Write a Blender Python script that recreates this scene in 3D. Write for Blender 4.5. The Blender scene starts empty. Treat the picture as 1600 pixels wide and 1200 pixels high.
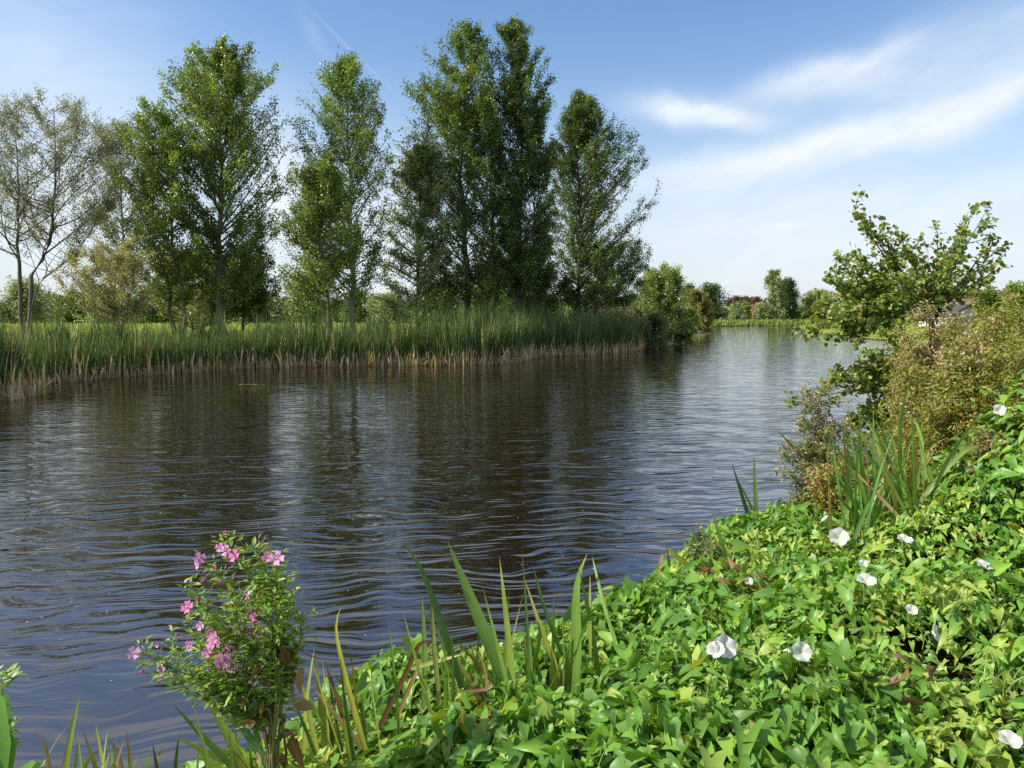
import bpy, math, random
import numpy as np
from mathutils import Vector
sc = bpy.context.scene
COL = sc.collection
PI = math.pi

# ------------------------------------------------------------------ camera
CAMZ = 2.5
PITCH = math.radians(5.14)
cam = bpy.data.cameras.new('camera'); camo = bpy.data.objects.new('camera', cam); COL.objects.link(camo)
camo.location = (0, 0, CAMZ); camo.rotation_euler = (PI/2 - PITCH, 0, 0)
cam.sensor_width = 36; cam.lens = 27; cam.clip_start = 0.05; cam.clip_end = 6000
sc.camera = camo

# ------------------------------------------------------------------ light
SUN_AZ = math.radians(-100)     # from +Y towards -X
SUN_EL = math.radians(40)
sundir = Vector((math.sin(SUN_AZ)*math.cos(SUN_EL), math.cos(SUN_AZ)*math.cos(SUN_EL), math.sin(SUN_EL)))
sl = bpy.data.lights.new('sun', 'SUN'); sl.energy = 4.6; sl.angle = math.radians(0.5); sl.color = (1, .94, .84)
so = bpy.data.objects.new('sun', sl); COL.objects.link(so); so.rotation_euler = sundir.to_track_quat('Z', 'Y').to_euler()

sc.view_settings.view_transform = 'Standard'; sc.view_settings.look = 'None'
sc.view_settings.exposure = 0.70; sc.view_settings.gamma = 1
cy = sc.cycles
cy.max_bounces = 6; cy.diffuse_bounces = 3; cy.glossy_bounces = 3; cy.transmission_bounces = 4
cy.transparent_max_bounces = 6; cy.caustics_reflective = False; cy.caustics_refractive = False
cy.use_denoising = False; cy.sample_clamp_indirect = 4; cy.sample_clamp_direct = 8
try: cy.denoiser = 'OPENIMAGEDENOISE'
except Exception: pass

# ---- pixel (1600x1200 photograph) -> world
cp, sp_ = math.cos(PITCH), math.sin(PITCH)
def pdir(px, py):
    f, u, r = 1200.0, 600.0 - py, px - 800.0
    return np.array([r, f*cp + u*sp_, -f*sp_ + u*cp])
def at(px, py, Y):
    d = pdir(px, py); t = Y/d[1]; return np.array([d[0]*t, Y, CAMZ + d[2]*t])
def gz(px, py, z=0.0):
    d = pdir(px, py); t = (z - CAMZ)/d[2]; return np.array([d[0]*t, d[1]*t, z])
def azel(px, py):
    d = pdir(px, py); return math.atan2(d[0], d[1]), math.atan2(d[2], math.hypot(d[0], d[1]))

# ------------------------------------------------------------------ node helpers
class NT:
    def __init__(s, tree): s.t = tree; s.t.nodes.clear()
    def n(s, typ, **kw):
        nd = s.t.nodes.new(typ)
        for k, v in kw.items():
            if hasattr(nd, k): setattr(nd, k, v)
        return nd
    def put(s, sock, v):
        if isinstance(v, bpy.types.NodeSocket): s.t.links.new(v, sock)
        elif v is not None: sock.default_value = v
    def m(s, op, a, b=None, c=None, clamp=False):
        nd = s.n('ShaderNodeMath', operation=op); nd.use_clamp = clamp
        for i, v in enumerate((a, b, c)):
            if v is not None: s.put(nd.inputs[i], v)
        return nd.outputs[0]
    def vm(s, op, a, b=None):
        nd = s.n('ShaderNodeVectorMath', operation=op)
        s.put(nd.inputs[0], a)
        if b is not None: s.put(nd.inputs[3] if op == 'SCALE' else nd.inputs[1], b)
        return nd.outputs[0]
    def mix(s, f, a, b, mode='MIX'):
        nd = s.n('ShaderNodeMix', data_type='RGBA', blend_type=mode)
        s.put(nd.inputs[0], f); s.put(nd.inputs[6], a); s.put(nd.inputs[7], b); return nd.outputs[2]
    def noise(s, vec, scale, detail=3, rough=.5, dist=0):
        nd = s.n('ShaderNodeTexNoise'); s.put(nd.inputs['Vector'], vec); nd.inputs['Scale'].default_value = scale
        nd.inputs['Detail'].default_value = detail; nd.inputs['Roughness'].default_value = rough; nd.inputs['Distortion'].default_value = dist
        return nd.outputs['Fac']
    def ss(s, v, a, b):
        nd = s.n('ShaderNodeMapRange', interpolation_type='SMOOTHSTEP'); s.put(nd.inputs[0], v)
        nd.inputs[1].default_value = a; nd.inputs[2].default_value = b; return nd.outputs[0]
    def xyz(s, x, y, z=0.0):
        nd = s.n('ShaderNodeCombineXYZ'); s.put(nd.inputs[0], x); s.put(nd.inputs[1], y); s.put(nd.inputs[2], z); return nd.outputs[0]
    def sep(s, v):
        nd = s.n('ShaderNodeSeparateXYZ'); s.put(nd.inputs[0], v); return nd.outputs
def mat(name):
    m = bpy.data.materials.new(name); m.use_nodes = True; return m, NT(m.node_tree)
def C4(c): return (c[0], c[1], c[2], 1)

# ------------------------------------------------------------------ sky
w = bpy.data.worlds.new('World'); sc.world = w; w.use_nodes = True
T = NT(w.node_tree)
sky = T.n('ShaderNodeTexSky'); sky.sky_type = 'NISHITA'; sky.sun_disc = False
sky.sun_elevation = SUN_EL; sky.sun_rotation = SUN_AZ; sky.altitude = 0; sky.air_density = 1.0; sky.dust_density = .8; sky.ozone_density = 2.0
tc = T.n('ShaderNodeTexCoord'); dx, dy, dz = T.sep(tc.outputs['Generated'])
az = T.m('ARCTAN2', dx, dy); el = T.m('ARCSINE', dz)
nz = T.noise(T.xyz(T.m('MULTIPLY', az, 2.2), T.m('MULTIPLY', el, 7.0), 3.1), 2.2, 6, .55, .4)
nzb = T.noise(T.xyz(T.m('MULTIPLY', az, 5.0), T.m('MULTIPLY', T.m('ADD', el, T.m('MULTIPLY', az, -.25)), 16.0), 7.7), 2.0, 5, .6, .8)
wob = T.m('MULTIPLY', T.m('SUBTRACT', T.noise(T.xyz(az, el, 1.0), 9, 4), .5), .045)
clouds = [ # px, py, half length, half height, slope deg (down to the right +), strength
 (1085,172,85,17,9,.95),(1130,188,75,14,6,.55),(1290,112,135,17,-9,.70),(1330,135,120,22,-4,.42),(1500,175,210,24,-17,.85),(1330,222,250,26,-15,.75),(1120,268,190,26,-7,.72),
 (1250,335,330,40,-6,.42),(1228,351,20,4,0,.5),(1330,400,420,70,-3,.46),(1540,85,230,70,-20,.36),(1560,300,200,30,-12,.22),
 (437,300,50,95,0,.97),(110,350,120,90,10,.8),(612,400,60,110,0,.9),(220,290,80,45,0,.6),(20,80,260,120,0,.36),(150,230,260,80,0,.22),(545,75,80,2.2,40,.13),(490,55,40,10,58,.10)]
tot = None
for (px, py, a, b, ang, st) in clouds:
    A, E = azel(px, py); c, s = math.cos(math.radians(-ang)), math.sin(math.radians(-ang))
    k = 1/1200.0*(1/(1+((px-800)/1200)**2)); ke = 1/1200.0
    u = T.m('SUBTRACT', az, A); v = T.m('ADD', T.m('SUBTRACT', el, E), wob if b > 8 else 0.0)
    p = T.m('DIVIDE', T.m('ADD', T.m('MULTIPLY', u, c), T.m('MULTIPLY', v, s)), a*k)
    q = T.m('DIVIDE', T.m('SUBTRACT', T.m('MULTIPLY', v, c), T.m('MULTIPLY', u, s)), b*ke)
    g = T.m('EXPONENT', T.m('MULTIPLY', T.m('ADD', T.m('MULTIPLY', p, p), T.m('MULTIPLY', q, q)), -1.0))
    g = T.m('MULTIPLY', g, st)
    tot = g if tot is None else T.m('SUBTRACT', T.m('ADD', tot, g), T.m('MULTIPLY', tot, g))
# soft cirrus elsewhere; unseen overhead veil is added to whiten the water's reflections
amb = T.m('MULTIPLY', T.ss(nz, .42, .75), .45)
behind = T.m('MULTIPLY', T.m('MAXIMUM', T.ss(T.m('ABSOLUTE', az), .62, 1.0), T.ss(el, .38, .55)), T.m('ADD', amb, T.m('MULTIPLY', T.ss(el, .38, .55), .62)))
tot = T.m('ADD', T.m('MULTIPLY', tot, T.m('ADD', .38, T.m('MULTIPLY', nzb, 1.25))), behind, clamp=True)
lowh = T.m('MULTIPLY', T.m('SUBTRACT', 1.0, T.ss(el, .0, .36)), .72)
hs = T.n('ShaderNodeHueSaturation'); T.put(hs.inputs['Color'], sky.outputs[0]); hs.inputs['Saturation'].default_value = 1.14
cl = T.mix(tot, T.mix(lowh, hs.outputs[0], (3.75, 4.1, 4.7, 1)), (4.9, 5.25, 5.65, 1))
bg = T.n('ShaderNodeBackground'); T.put(bg.inputs[0], cl); bg.inputs[1].default_value = .115
wo = T.n('ShaderNodeOutputWorld'); T.put(wo.inputs[0], bg.outputs[0])
w.cycles.sampling_method = 'MANUAL'; w.cycles.sample_map_resolution = 512

# ------------------------------------------------------------------ materials
def foliage_mat(name, trans=.38, rough=.45, spec=.35, tint=(1.25, 1.15, .45), veins=False, ribs=False):
    m, T = mat(name)
    at_ = T.n('ShaderNodeAttribute', attribute_name='Col'); col = at_.outputs['Color']
    if veins:
        lv = T.n('ShaderNodeAttribute', attribute_name='luv'); x, y, z = T.sep(lv.outputs['Vector'])
        ax = T.m('ABSOLUTE', x)
        rib = T.m('SUBTRACT', 1.0, T.ss(ax, .008, .035))
        wv = T.m('FRACT', T.m('MULTIPLY', T.m('SUBTRACT', y, T.m('MULTIPLY', ax, .9)), 6.5))
        vein = T.m('MULTIPLY', T.m('SUBTRACT', 1.0, T.ss(T.m('ABSOLUTE', T.m('SUBTRACT', wv, .5)), .02, .09)), .35)
        v = T.m('MAXIMUM', T.m('MULTIPLY', rib, .7), vein)
        col = T.mix(T.m('MULTIPLY', v, .6), col, T.mix(.5, col, (.30, .36, .12, 1)))
        geo = T.n('ShaderNodeNewGeometry')
        pn = T.noise(geo.outputs['Position'], 38, 2)
        col = T.mix(T.m('MULTIPLY', T.ss(pn, .5, .75), .3), col, T.mix(.5, col, (.16, .17, .03, 1)))
    nor = None
    if ribs:
        lv = T.n('ShaderNodeAttribute', attribute_name='luv'); x, y, z = T.sep(lv.outputs['Vector'])
        rb = T.m('SINE', T.m('MULTIPLY', x, 11.0)); bl = T.noise(T.xyz(T.m('MULTIPLY', x, 3.0), T.m('MULTIPLY', y, 9.0), 0.0), 2.0, 3, .6)
        col = T.mix(T.m('MULTIPLY', T.m('ADD', T.m('MULTIPLY', rb, .5), .5), .16), col, T.mix(.5, col, (.30, .36, .12, 1)))
        col = T.mix(T.m('MULTIPLY', T.ss(bl, .55, .72), .55), col, T.mix(.45, col, (.26, .17, .05, 1)))
        bb = T.n('ShaderNodeBump'); bb.inputs['Strength'].default_value = .15; bb.inputs['Distance'].default_value = .001; T.put(bb.inputs['Height'], rb); nor = bb.outputs[0]
    p = T.n('ShaderNodeBsdfPrincipled'); T.put(p.inputs['Base Color'], col); p.inputs['Roughness'].default_value = rough
    if nor: T.put(p.inputs['Normal'], nor)
    p.inputs['Specular IOR Level'].default_value = spec
    tr = T.n('ShaderNodeBsdfTranslucent'); T.put(tr.inputs['Color'], T.mix(1.0, col, C4(tint), 'MULTIPLY'))
    ms = T.n('ShaderNodeMixShader'); ms.inputs[0].default_value = trans; T.put(ms.inputs[1], p.outputs[0]); T.put(ms.inputs[2], tr.outputs[0])
    o = T.n('ShaderNodeOutputMaterial'); T.put(o.inputs[0], ms.outputs[0]); return m
def attr_mat(name, rough=.8, spec=.2, bump=0):
    m, T = mat(name)
    a = T.n('ShaderNodeAttribute', attribute_name='Col'); col = a.outputs['Color']
    p = T.n('ShaderNodeBsdfPrincipled'); p.inputs['Roughness'].default_value = rough; p.inputs['Specular IOR Level'].default_value = spec
    geo = T.n('ShaderNodeNewGeometry'); n = T.noise(geo.outputs['Position'], 14, 4)
    col = T.mix(.6, col, T.mix(n, (.35, .33, .3, 1), (1.5, 1.5, 1.5, 1)), 'MULTIPLY'); T.put(p.inputs['Base Color'], col)
    if bump:
        b = T.n('ShaderNodeBump'); b.inputs['Strength'].default_value = .6; b.inputs['Distance'].default_value = bump
        T.put(b.inputs['Height'], n); T.put(p.inputs['Normal'], b.outputs[0])
    o = T.n('ShaderNodeOutputMaterial'); T.put(o.inputs[0], p.outputs[0]); return m
def plain(name, c, rough=.7, spec=.3, var=.25, scale=3.0):
    m, T = mat(name); geo = T.n('ShaderNodeNewGeometry'); n = T.noise(geo.outputs['Position'], scale, 4)
    p = T.n('ShaderNodeBsdfPrincipled'); p.inputs['Roughness'].default_value = rough; p.inputs['Specular IOR Level'].default_value = spec
    T.put(p.inputs['Base Color'], T.mix(n, C4([x*(1-var) for x in c]), C4([min(1, x*(1+var)) for x in c])))
    o = T.n('ShaderNodeOutputMaterial'); T.put(o.inputs[0], p.outputs[0]); return m
M_tree = foliage_mat('tree_foliage', .42, .38, .5)
M_leaf = foliage_mat('broad_leaf', .36, .42, .36, veins=True)
M_blade = foliage_mat('blade', .30, .42, .4, tint=(1.2, 1.15, .5))
M_iris = foliage_mat('iris_blade', .30, .40, .4, tint=(1.2, 1.15, .5), ribs=True)
M_reed = foliage_mat('reed', .25, .55, .25, tint=(1.15, 1.1, .6))
M_petal = foliage_mat('petal', .35, .6, .2, tint=(1, 1, 1))
M_bark = attr_mat('bark', .9, .1, .03)
M_stem = attr_mat('stem', .7, .2)

# ------------------------------------------------------------------ mesh helpers
def mk(name, V, faces, mat=None, parent=None, col=None, luv=None, smooth=True):
    """faces: list of int arrays (M,K)"""
    me = bpy.data.meshes.new(name); V = np.asarray(V, np.float32)
    me.vertices.add(len(V)); me.vertices.foreach_set('co', V.ravel())
    faces = [np.asarray(f, np.int32) for f in faces if len(f)]
    loops = np.concatenate([f.ravel() for f in faces]); tot = np.concatenate([np.full(len(f), f.shape[1], np.int32) for f in faces])
    st = np.concatenate([[0], np.cumsum(tot)[:-1]]).astype(np.int32)
    me.loops.add(len(loops)); me.loops.foreach_set('vertex_index', loops)
    me.polygons.add(len(tot)); me.polygons.foreach_set('loop_start', st); me.polygons.foreach_set('loop_total', tot)
    me.polygons.foreach_set('use_smooth', np.full(len(tot), smooth, bool))
    if col is not None:
        a = me.color_attributes.new('Col', 'FLOAT_COLOR', 'POINT'); cc = np.ones((len(V), 4), np.float32); cc[:, :3] = np.clip(col, 0, 1); a.data.foreach_set('color', cc.ravel())
    if luv is not None:
        a = me.attributes.new('luv', 'FLOAT_VECTOR', 'POINT'); a.data.foreach_set('vector', np.asarray(luv, np.float32).ravel())
    me.update(calc_edges=True)
    if mat: me.materials.append(mat)
    o = bpy.data.objects.new(name, me); COL.objects.link(o)
    if parent: o.parent = parent
    return o
def tag(o, label=None, cat=None, group=None, kind=None):
    if label: o['label'] = label
    if cat: o['category'] = cat
    if group: o['group'] = group
    if kind: o['kind'] = kind
    return o
def thing(name, label, cat, loc=(0, 0, 0), group=None):
    o = bpy.data.objects.new(name, None); COL.objects.link(o); o.location = loc; o.empty_display_size = .1
    return tag(o, label, cat, group)
def copy_tree(o, parent=None):
    c = o.copy(); COL.objects.link(c)
    if parent: c.parent = parent
    for ch in o.children: copy_tree(ch, c)
    return c
def nrm(a):
    a = np.asarray(a, float); return a/np.maximum(np.linalg.norm(a, axis=-1, keepdims=True), 1e-9)
# leaf templates: (verts, faces)
LEAF4 = (np.array([[0,0,0],[.36,.42,.10],[0,1,0],[-.36,.42,.10]]), [np.array([[0,1,2,3]])])
def sym(mid, right, quads, tris=()):
    V = [(0, y, 0) for y in mid]; nm = len(mid); nr = len(right)
    V += [(x, y, 0) for x, y in right] + [(-x, y, 0) for x, y in right]
    mp = lambda i: i if i < nm else i+nr
    Q = [q for q in quads] + [[mp(i) for i in q][::-1] for q in quads]
    Tt = [q for q in tris] + [[mp(i) for i in q][::-1] for q in tris]
    return (np.array(V, float), [np.array(Q), np.array(Tt)] if len(Tt) else [np.array(Q)])
# arrow shaped bindweed leaf
BIND = sym([0, .3, .66, 1.0], [(.13,-.16),(.33,-.27),(.43,-.02),(.31,.36),(.14,.74)], [[0,4,5,6],[0,6,7,1],[1,7,8,2]], [[2,8,3]])
# round alder leaf
ROUND = sym([0, .35, .7, .96], [(.30,.08),(.46,.42),(.38,.80)], [[0,4,5,1],[1,5,6,2]], [[2,6,3]])
# narrow lance leaf
LANCE = sym([0, .33, .68, 1.0], [(.07,.08),(.15,.34),(.11,.68)], [[0,4,5,1],[1,5,6,2]], [[2,6,3]])
def leaves(name, tpl, pos, axis, normal, size, col, mat, parent=None, fold=.3, bend=.25, rng=None, wav=.0, aspect=None):
    rng = rng or np.random.default_rng(1)
    V, F = tpl; n = len(pos); k = len(V)
    y = nrm(axis); z = normal - (normal*y).sum(1, keepdims=True)*y; z = nrm(z); x = np.cross(y, z)
    L = np.repeat(V[None], n, 0)
    if aspect is not None: L[:, :, 0] *= aspect[:, None]
    fo = fold*rng.uniform(.2, 1.6, n)[:, None]; be = bend*rng.uniform(-.3, 2, n)[:, None]
    tw = rng.normal(0, .25, n)[:, None]
    L[:, :, 2] += np.abs(L[:, :, 0])*fo - be*L[:, :, 1]*np.abs(L[:, :, 1]) + tw*L[:, :, 0]*L[:, :, 1]
    if wav: L[:, :, 2] += rng.normal(0, wav, (n, k))
    W = pos[:, None, :] + size[:, None, None]*(L[:, :, 0:1]*x[:, None] + L[:, :, 1:2]*y[:, None] + L[:, :, 2:3]*z[:, None])
    off = (np.arange(n)*k)[:, None, None]
    fs = [(f[None] + off).reshape(-1, f.shape[1]) for f in F]
    cc = np.repeat(col[:, None, :], k, 1).reshape(-1, 3)
    luv = np.repeat(V[None], n, 0).reshape(-1, 3)
    return mk(name, W.reshape(-1, 3), fs, mat, parent, cc, luv)
class Tubes:
    def __init__(s): s.V = []; s.F = []; s.C = []; s.n = 0
    def add(s, P, R, sides=5, col=(.2, .17, .13), col2=None):
        P = np.asarray(P, float); R = np.asarray(R, float)*np.ones(len(P)); k = len(P)
        t = np.gradient(P, axis=0); t = nrm(t); ref = np.where(np.abs(t[:, 2:3]) > .9, [[1., 0, 0]], [[0, 0, 1.]])
        u = nrm(np.cross(t, ref)); v = np.cross(t, u); a = np.arange(sides)*2*PI/sides
        ring = P[:, None] + R[:, None, None]*(np.cos(a)[None, :, None]*u[:, None] + np.sin(a)[None, :, None]*v[:, None])
        s.V.append(ring.reshape(-1, 3)); c = np.array(col)[None]*np.ones((k*sides, 1))
        if col2 is not None: f = np.repeat(np.linspace(0, 1, k), sides)[:, None]; c = c*(1-f) + np.array(col2)*f
        s.C.append(c)
        i = np.arange(k-1)[:, None]*sides; j = np.arange(sides)[None]; j2 = (j+1) % sides
        s.F.append(np.stack([i+j, i+j2, i+sides+j2, i+sides+j], -1).reshape(-1, 4) + s.n); s.n += k*sides
    def build(s, name, mat, parent=None, origin=None):
        if not s.V: return None
        V = np.concatenate(s.V)
        return mk(name, V if origin is None else V-origin, [np.concatenate(s.F)], mat, parent, np.concatenate(s.C))
def blades(name, base, lean, h, wd, droop, cb, cm, ct, mat, parent=None, segs=5, rng=None, fade=.0, twist=None, kmid=.35, kflat=0.0):
    """many strip blades; lean Nx2 horizontal offset at tip (fraction of h)"""
    rng = rng or np.random.default_rng(2); n = len(base)
    s = np.linspace(0, 1, segs+1)[None]
    ctr = np.empty((n, segs+1, 3))
    for i in (0, 1): ctr[:, :, i] = base[:, i:i+1] + lean[:, i:i+1]*h[:, None]*(s*.35 + .65*s**2.2)
    ctr[:, :, 2] = base[:, 2:3] + h[:, None]*(s - droop[:, None]*s**3)
    a = rng.uniform(0, PI, n) if twist is None else twist; side = np.stack([np.cos(a), np.sin(a), 0*a], 1)
    ww = wd[:, None]*.5*np.clip(1.02 - s**3.0, .03, 1)
    L = ctr - side[:, None]*ww[..., None]; R = ctr + side[:, None]*ww[..., None]
    V = np.stack([L, R], 2).reshape(-1, 3); m = 2*(segs+1)
    i = np.arange(segs)*2; f = np.stack([i, i+1, i+3, i+2], -1)
    F = (f[None] + (np.arange(n)*m)[:, None, None]).reshape(-1, 4)
    ff = s[..., None]; g0 = np.clip((ff-kflat)/(kmid-kflat), 0, 1); c = np.where(ff < kmid, cb[:, None]*(1-g0) + cm[:, None]*g0, cm[:, None]*(1-(ff-kmid)/(1-kmid)) + ct[:, None]*(ff-kmid)/(1-kmid))
    cc = np.repeat(c, 2, 1).reshape(-1, 3)
    return mk(name, V, [F], mat, parent, cc)
def mixc(rng, n, cols, var=.15):
    cols = np.array(cols); i = rng.integers(0, len(cols), n); j = rng.integers(0, len(cols), n); f = rng.uniform(0, 1, (n, 1))
    return (cols[i]*f + cols[j]*(1-f))*rng.uniform(1-var, 1+var, (n, 1))

# ------------------------------------------------------------------ water outline (world metres)
far_px = [(-60,632),(0,624),(42,615),(52,600),(130,592),(250,583),(400,574),(560,571),(740,570),(798,566),(820,558),(905,554),(985,548),(1000,541),(1062,539),(1072,523),(1112,519),(1116,510.5),(1180,509),(1238,509)]
right_px = [(1262,519),(1300,524),(1330,522),(1328,528),(1400,534)]
lip_px = [(250,1190),(430,1120),(560,1015),(650,992),(760,985),(850,952),(930,925),(1000,893),(1060,862),(1110,812),(1180,787),(1290,785)]
LIPZ = .55
lip = [gz(x, y + np.interp(x, [250, 650, 1000, 1290], [30, 48, 26, 8]), LIPZ)[:2] for x, y in lip_px]
near_poly = [(-60, -1.5), (-8, 1.6), (-3.2, 2.45)] + [tuple(p) for p in lip] + [(4.3, 9.3), (5.6, 11.3), (11, 20), (20, 36.5), (31.5, 58)]
poly = np.array(near_poly + [tuple(gz(*p)[:2]) for p in right_px[::-1]] + [tuple(gz(*p)[:2]) for p in far_px[::-1]] + [(-24, 17.5), (-60, 6)])
nearline = np.array(near_poly)
def sdist(P, poly=poly):
    """signed distance to the water polygon, positive on land"""
    P = np.asarray(P, float); d = np.full(len(P), 1e9); ins = np.zeros(len(P), bool)
    for i in range(len(poly)):
        a = poly[i]; b = poly[(i+1) % len(poly)]; ab = b-a
        t = np.clip(((P-a) @ ab)/(ab @ ab), 0, 1); q = a + t[:, None]*ab
        d = np.minimum(d, np.hypot(*(P-q).T))
        c = ((a[1] > P[:, 1]) != (b[1] > P[:, 1])) & (P[:, 0] < (b[0]-a[0])*(P[:, 1]-a[1])/((b[1]-a[1]) or 1e-9)+a[0]); ins ^= c
    return np.where(ins, -d, d)
def sst(x, a, b): t = np.clip((x-a)/(b-a), 0, 1); return t*t*(3-2*t)
def lump(x, y, s=1.0, seed=0):
    r = 0; rr = np.random.default_rng(seed)
    for k in range(7):
        a = rr.uniform(0, 2*PI); f = s*rr.uniform(.6, 2.2); r = r + np.sin((x*math.cos(a)+y*math.sin(a))*f + rr.uniform(0, 6))
    return r/7
def ground_z(P):
    P = np.asarray(P, float); s = sdist(P); x, y = P[:, 0], P[:, 1]
    near = (y < 12+x*0) & (x > -12) & (y < 13) | (y < 6)
    H = np.where(near, .62, np.where((x < 12 + (y-60)*.25) & (y < 120), .75, .45))
    wdt = np.where(near, 1.4, 2.2)
    z = np.where(s > 0, .03 + H*sst(s, -.05, wdt), np.maximum(-.9, .03 + s*.9))
    z = z + np.where(s > 2, .08*lump(x, y, .35, 4), 0)
    return z
def canopy_z(P):
    P = np.asarray(P, float); s = sdist(P); x, y = P[:, 0], P[:, 1]
    z = .02 + .62*np.sqrt(np.clip((s+.38)/.55, 0, 1)) + .40*sst(s, 0, 2.2)
    z = z + sst(s, -.3, .4)*(.16*lump(x, y, 2.8, 11) + .13*lump(x, y, 6.5, 12) + .07*lump(x, y, 15, 13))
    z = z + 1.15*np.exp(-((x-4.05)/.75)**2 - ((y-5.5)/.85)**2) + .35*np.exp(-((x-5.2)/1.0)**2 - ((y-5.0)/1.2)**2)
    return z
def hit_canopy(px, py, lift=0.0):
    d = pdir(px, py); d = d/np.linalg.norm(d); t = np.arange(1.2, 16, .01); Q = np.array([0, 0, CAMZ]) + t[:, None]*d
    cz = canopy_z(Q[:, :2]) + lift; k = np.where(Q[:, 2] < cz)[0]
    return Q[k[0]] if len(k) else Q[-1]

# ------------------------------------------------------------------ ground sheet and water
def build_ground():
    rings = [0.0]; r = .5
    while r < 4500: rings.append(r); r += max(.16, r*.022)
    rings = np.array(rings); na = 400
    # finer angles in front
    a = np.concatenate([np.linspace(-45, 45, 300, endpoint=False), np.linspace(45, 315, 100, endpoint=False)])*PI/180
    R, A = np.meshgrid(rings[1:], a, indexing='ij'); X, Y = R*np.sin(A), R*np.cos(A)
    P = np.stack([X.ravel(), Y.ravel()], 1); z = ground_z(P)
    V = np.vstack([[[0, 0, ground_z([[0, 0]])[0]]], np.column_stack([P, z])])
    i = np.arange(len(rings)-2)[:, None]*na + 1; j = np.arange(na)[None]; j2 = (j+1) % na
    F = np.stack([i+j, i+na+j, i+na+j2, i+j2], -1).reshape(-1, 4)
    T3 = np.stack([np.zeros(na, int), 1+j[0], 1+j2[0]], -1)
    m, T = mat('ground_grass'); geo = T.n('ShaderNodeNewGeometry'); p = geo.outputs['Position']
    n1 = T.noise(p, .12, 4, .6); n2 = T.noise(p, 1.7, 5, .65); n3 = T.noise(p, 22, 3, .6)
    c = T.mix(T.ss(n1, .35, .65), (.14, .21, .028, 1), (.25, .27, .055, 1))
    c = T.mix(T.ss(n2, .4, .75), c, (.07, .115, .022, 1)); c = T.mix(T.m('MULTIPLY', T.ss(n3, .5, .8), .5), c, (.2, .19, .07, 1))
    z_ = T.sep(p)[2]; c = T.mix(T.ss(z_, .16, .06), c, (.045, .034, .02, 1))
    
    # bare dark soil under the plants close to the water's edge and on the near bank
    pb = T.n('ShaderNodeBsdfPrincipled'); pb.inputs['Roughness'].default_value = .95; pb.inputs['Specular IOR Level'].default_value = .1
    d = T.vm('LENGTH', p); 
    ln = T.n('ShaderNodeVectorMath', operation='LENGTH'); T.put(ln.inputs[0], p)
    soil = T.mix(n2, (.028, .022, .014, 1), (.05, .05, .02, 1))
    c = T.mix(T.ss(ln.outputs['Value'], 12, 17), soil, c)
    T.put(pb.inputs['Base Color'], c)
    b = T.n('ShaderNodeBump'); b.inputs['Distance'].default_value = .08; T.put(b.inputs['Height'], n3); T.put(pb.inputs['Normal'], b.outputs[0])
    o = T.n('ShaderNodeOutputMaterial'); T.put(o.inputs[0], pb.outputs[0])
    g = mk('ground', V, [F, T3[:, ::-1]], m); tag(g, kind='structure')
build_ground()
def build_water():
    m, T = mat('river_water'); geo = T.n('ShaderNodeNewGeometry'); p = geo.outputs['Position']; x, y, z = T.sep(p)
    # gently turned coordinates so that crests run nearly across the view
    a = math.radians(7); u = T.m('ADD', T.m('MULTIPLY', x, math.cos(a)), T.m('MULTIPLY', y, math.sin(a))); v = T.m('SUBTRACT', T.m('MULTIPLY', y, math.cos(a)), T.m('MULTIPLY', x, math.sin(a)))
    warp = T.noise(T.xyz(u, v, 0.0), .8, 2); v2 = T.m('ADD', v, T.m('MULTIPLY', warp, .9))
    n1 = T.noise(T.xyz(T.m('MULTIPLY', u, .62), T.m('MULTIPLY', v2, 3.9), 0.0), 1.25, 2, .45)
    n2 = T.noise(T.xyz(T.m('MULTIPLY', u, 1.2), T.m('MULTIPLY', v2, 5.8), 4.0), 1.3, 1, .45)
    n3 = T.noise(T.xyz(T.m('MULTIPLY', u, 7.0), T.m('MULTIPLY', v, 14.0), 9.0), 1.6, 2, .5)
    calm = T.noise(T.xyz(T.m('MULTIPLY', x, .5), y, 2.0), .16, 3, .6); patch = T.ss(calm, .38, .62)
    near = T.ss(T.m('ADD', y, T.m('MULTIPLY', x, -.3)), 3.5, 9.0)   # sheltered water under the near bank
    shelter = T.m('ADD', .30, T.m('MULTIPLY', near, .70))
    h = T.m('ADD', T.m('MULTIPLY', n1, .038), T.m('ADD', T.m('MULTIPLY', n2, .014), T.m('MULTIPLY', T.m('MULTIPLY', n3, T.m('ADD', .12, T.m('MULTIPLY', patch, .9))), T.m('MULTIPLY', near, .0010))))
    h = T.m('MULTIPLY', T.m('MULTIPLY', h, shelter), T.m('SUBTRACT', 1.0, T.m('MULTIPLY', T.ss(y, 6, 30), .58)))
    b = T.n('ShaderNodeBump'); b.inputs['Strength'].default_value = 1; b.inputs['Distance'].default_value = 1.0; T.put(b.inputs['Height'], h)
    pb = T.n('ShaderNodeBsdfPrincipled'); pb.inputs['Base Color'].default_value = (.011, .0065, .0035, 1); pb.inputs['Roughness'].default_value = .005
    pb.inputs['IOR'].default_value = 2.45; T.put(pb.inputs['Normal'], b.outputs[0])
    o = T.n('ShaderNodeOutputMaterial'); T.put(o.inputs[0], pb.outputs[0])
    V = [(-400, -40, 0), (400, -40, 0), (400, 330, 0), (-400, 330, 0)]
    wt = mk('water', V, [np.array([[0, 1, 2, 3]])], m, smooth=False); tag(wt, kind='structure')
build_water()

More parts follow.
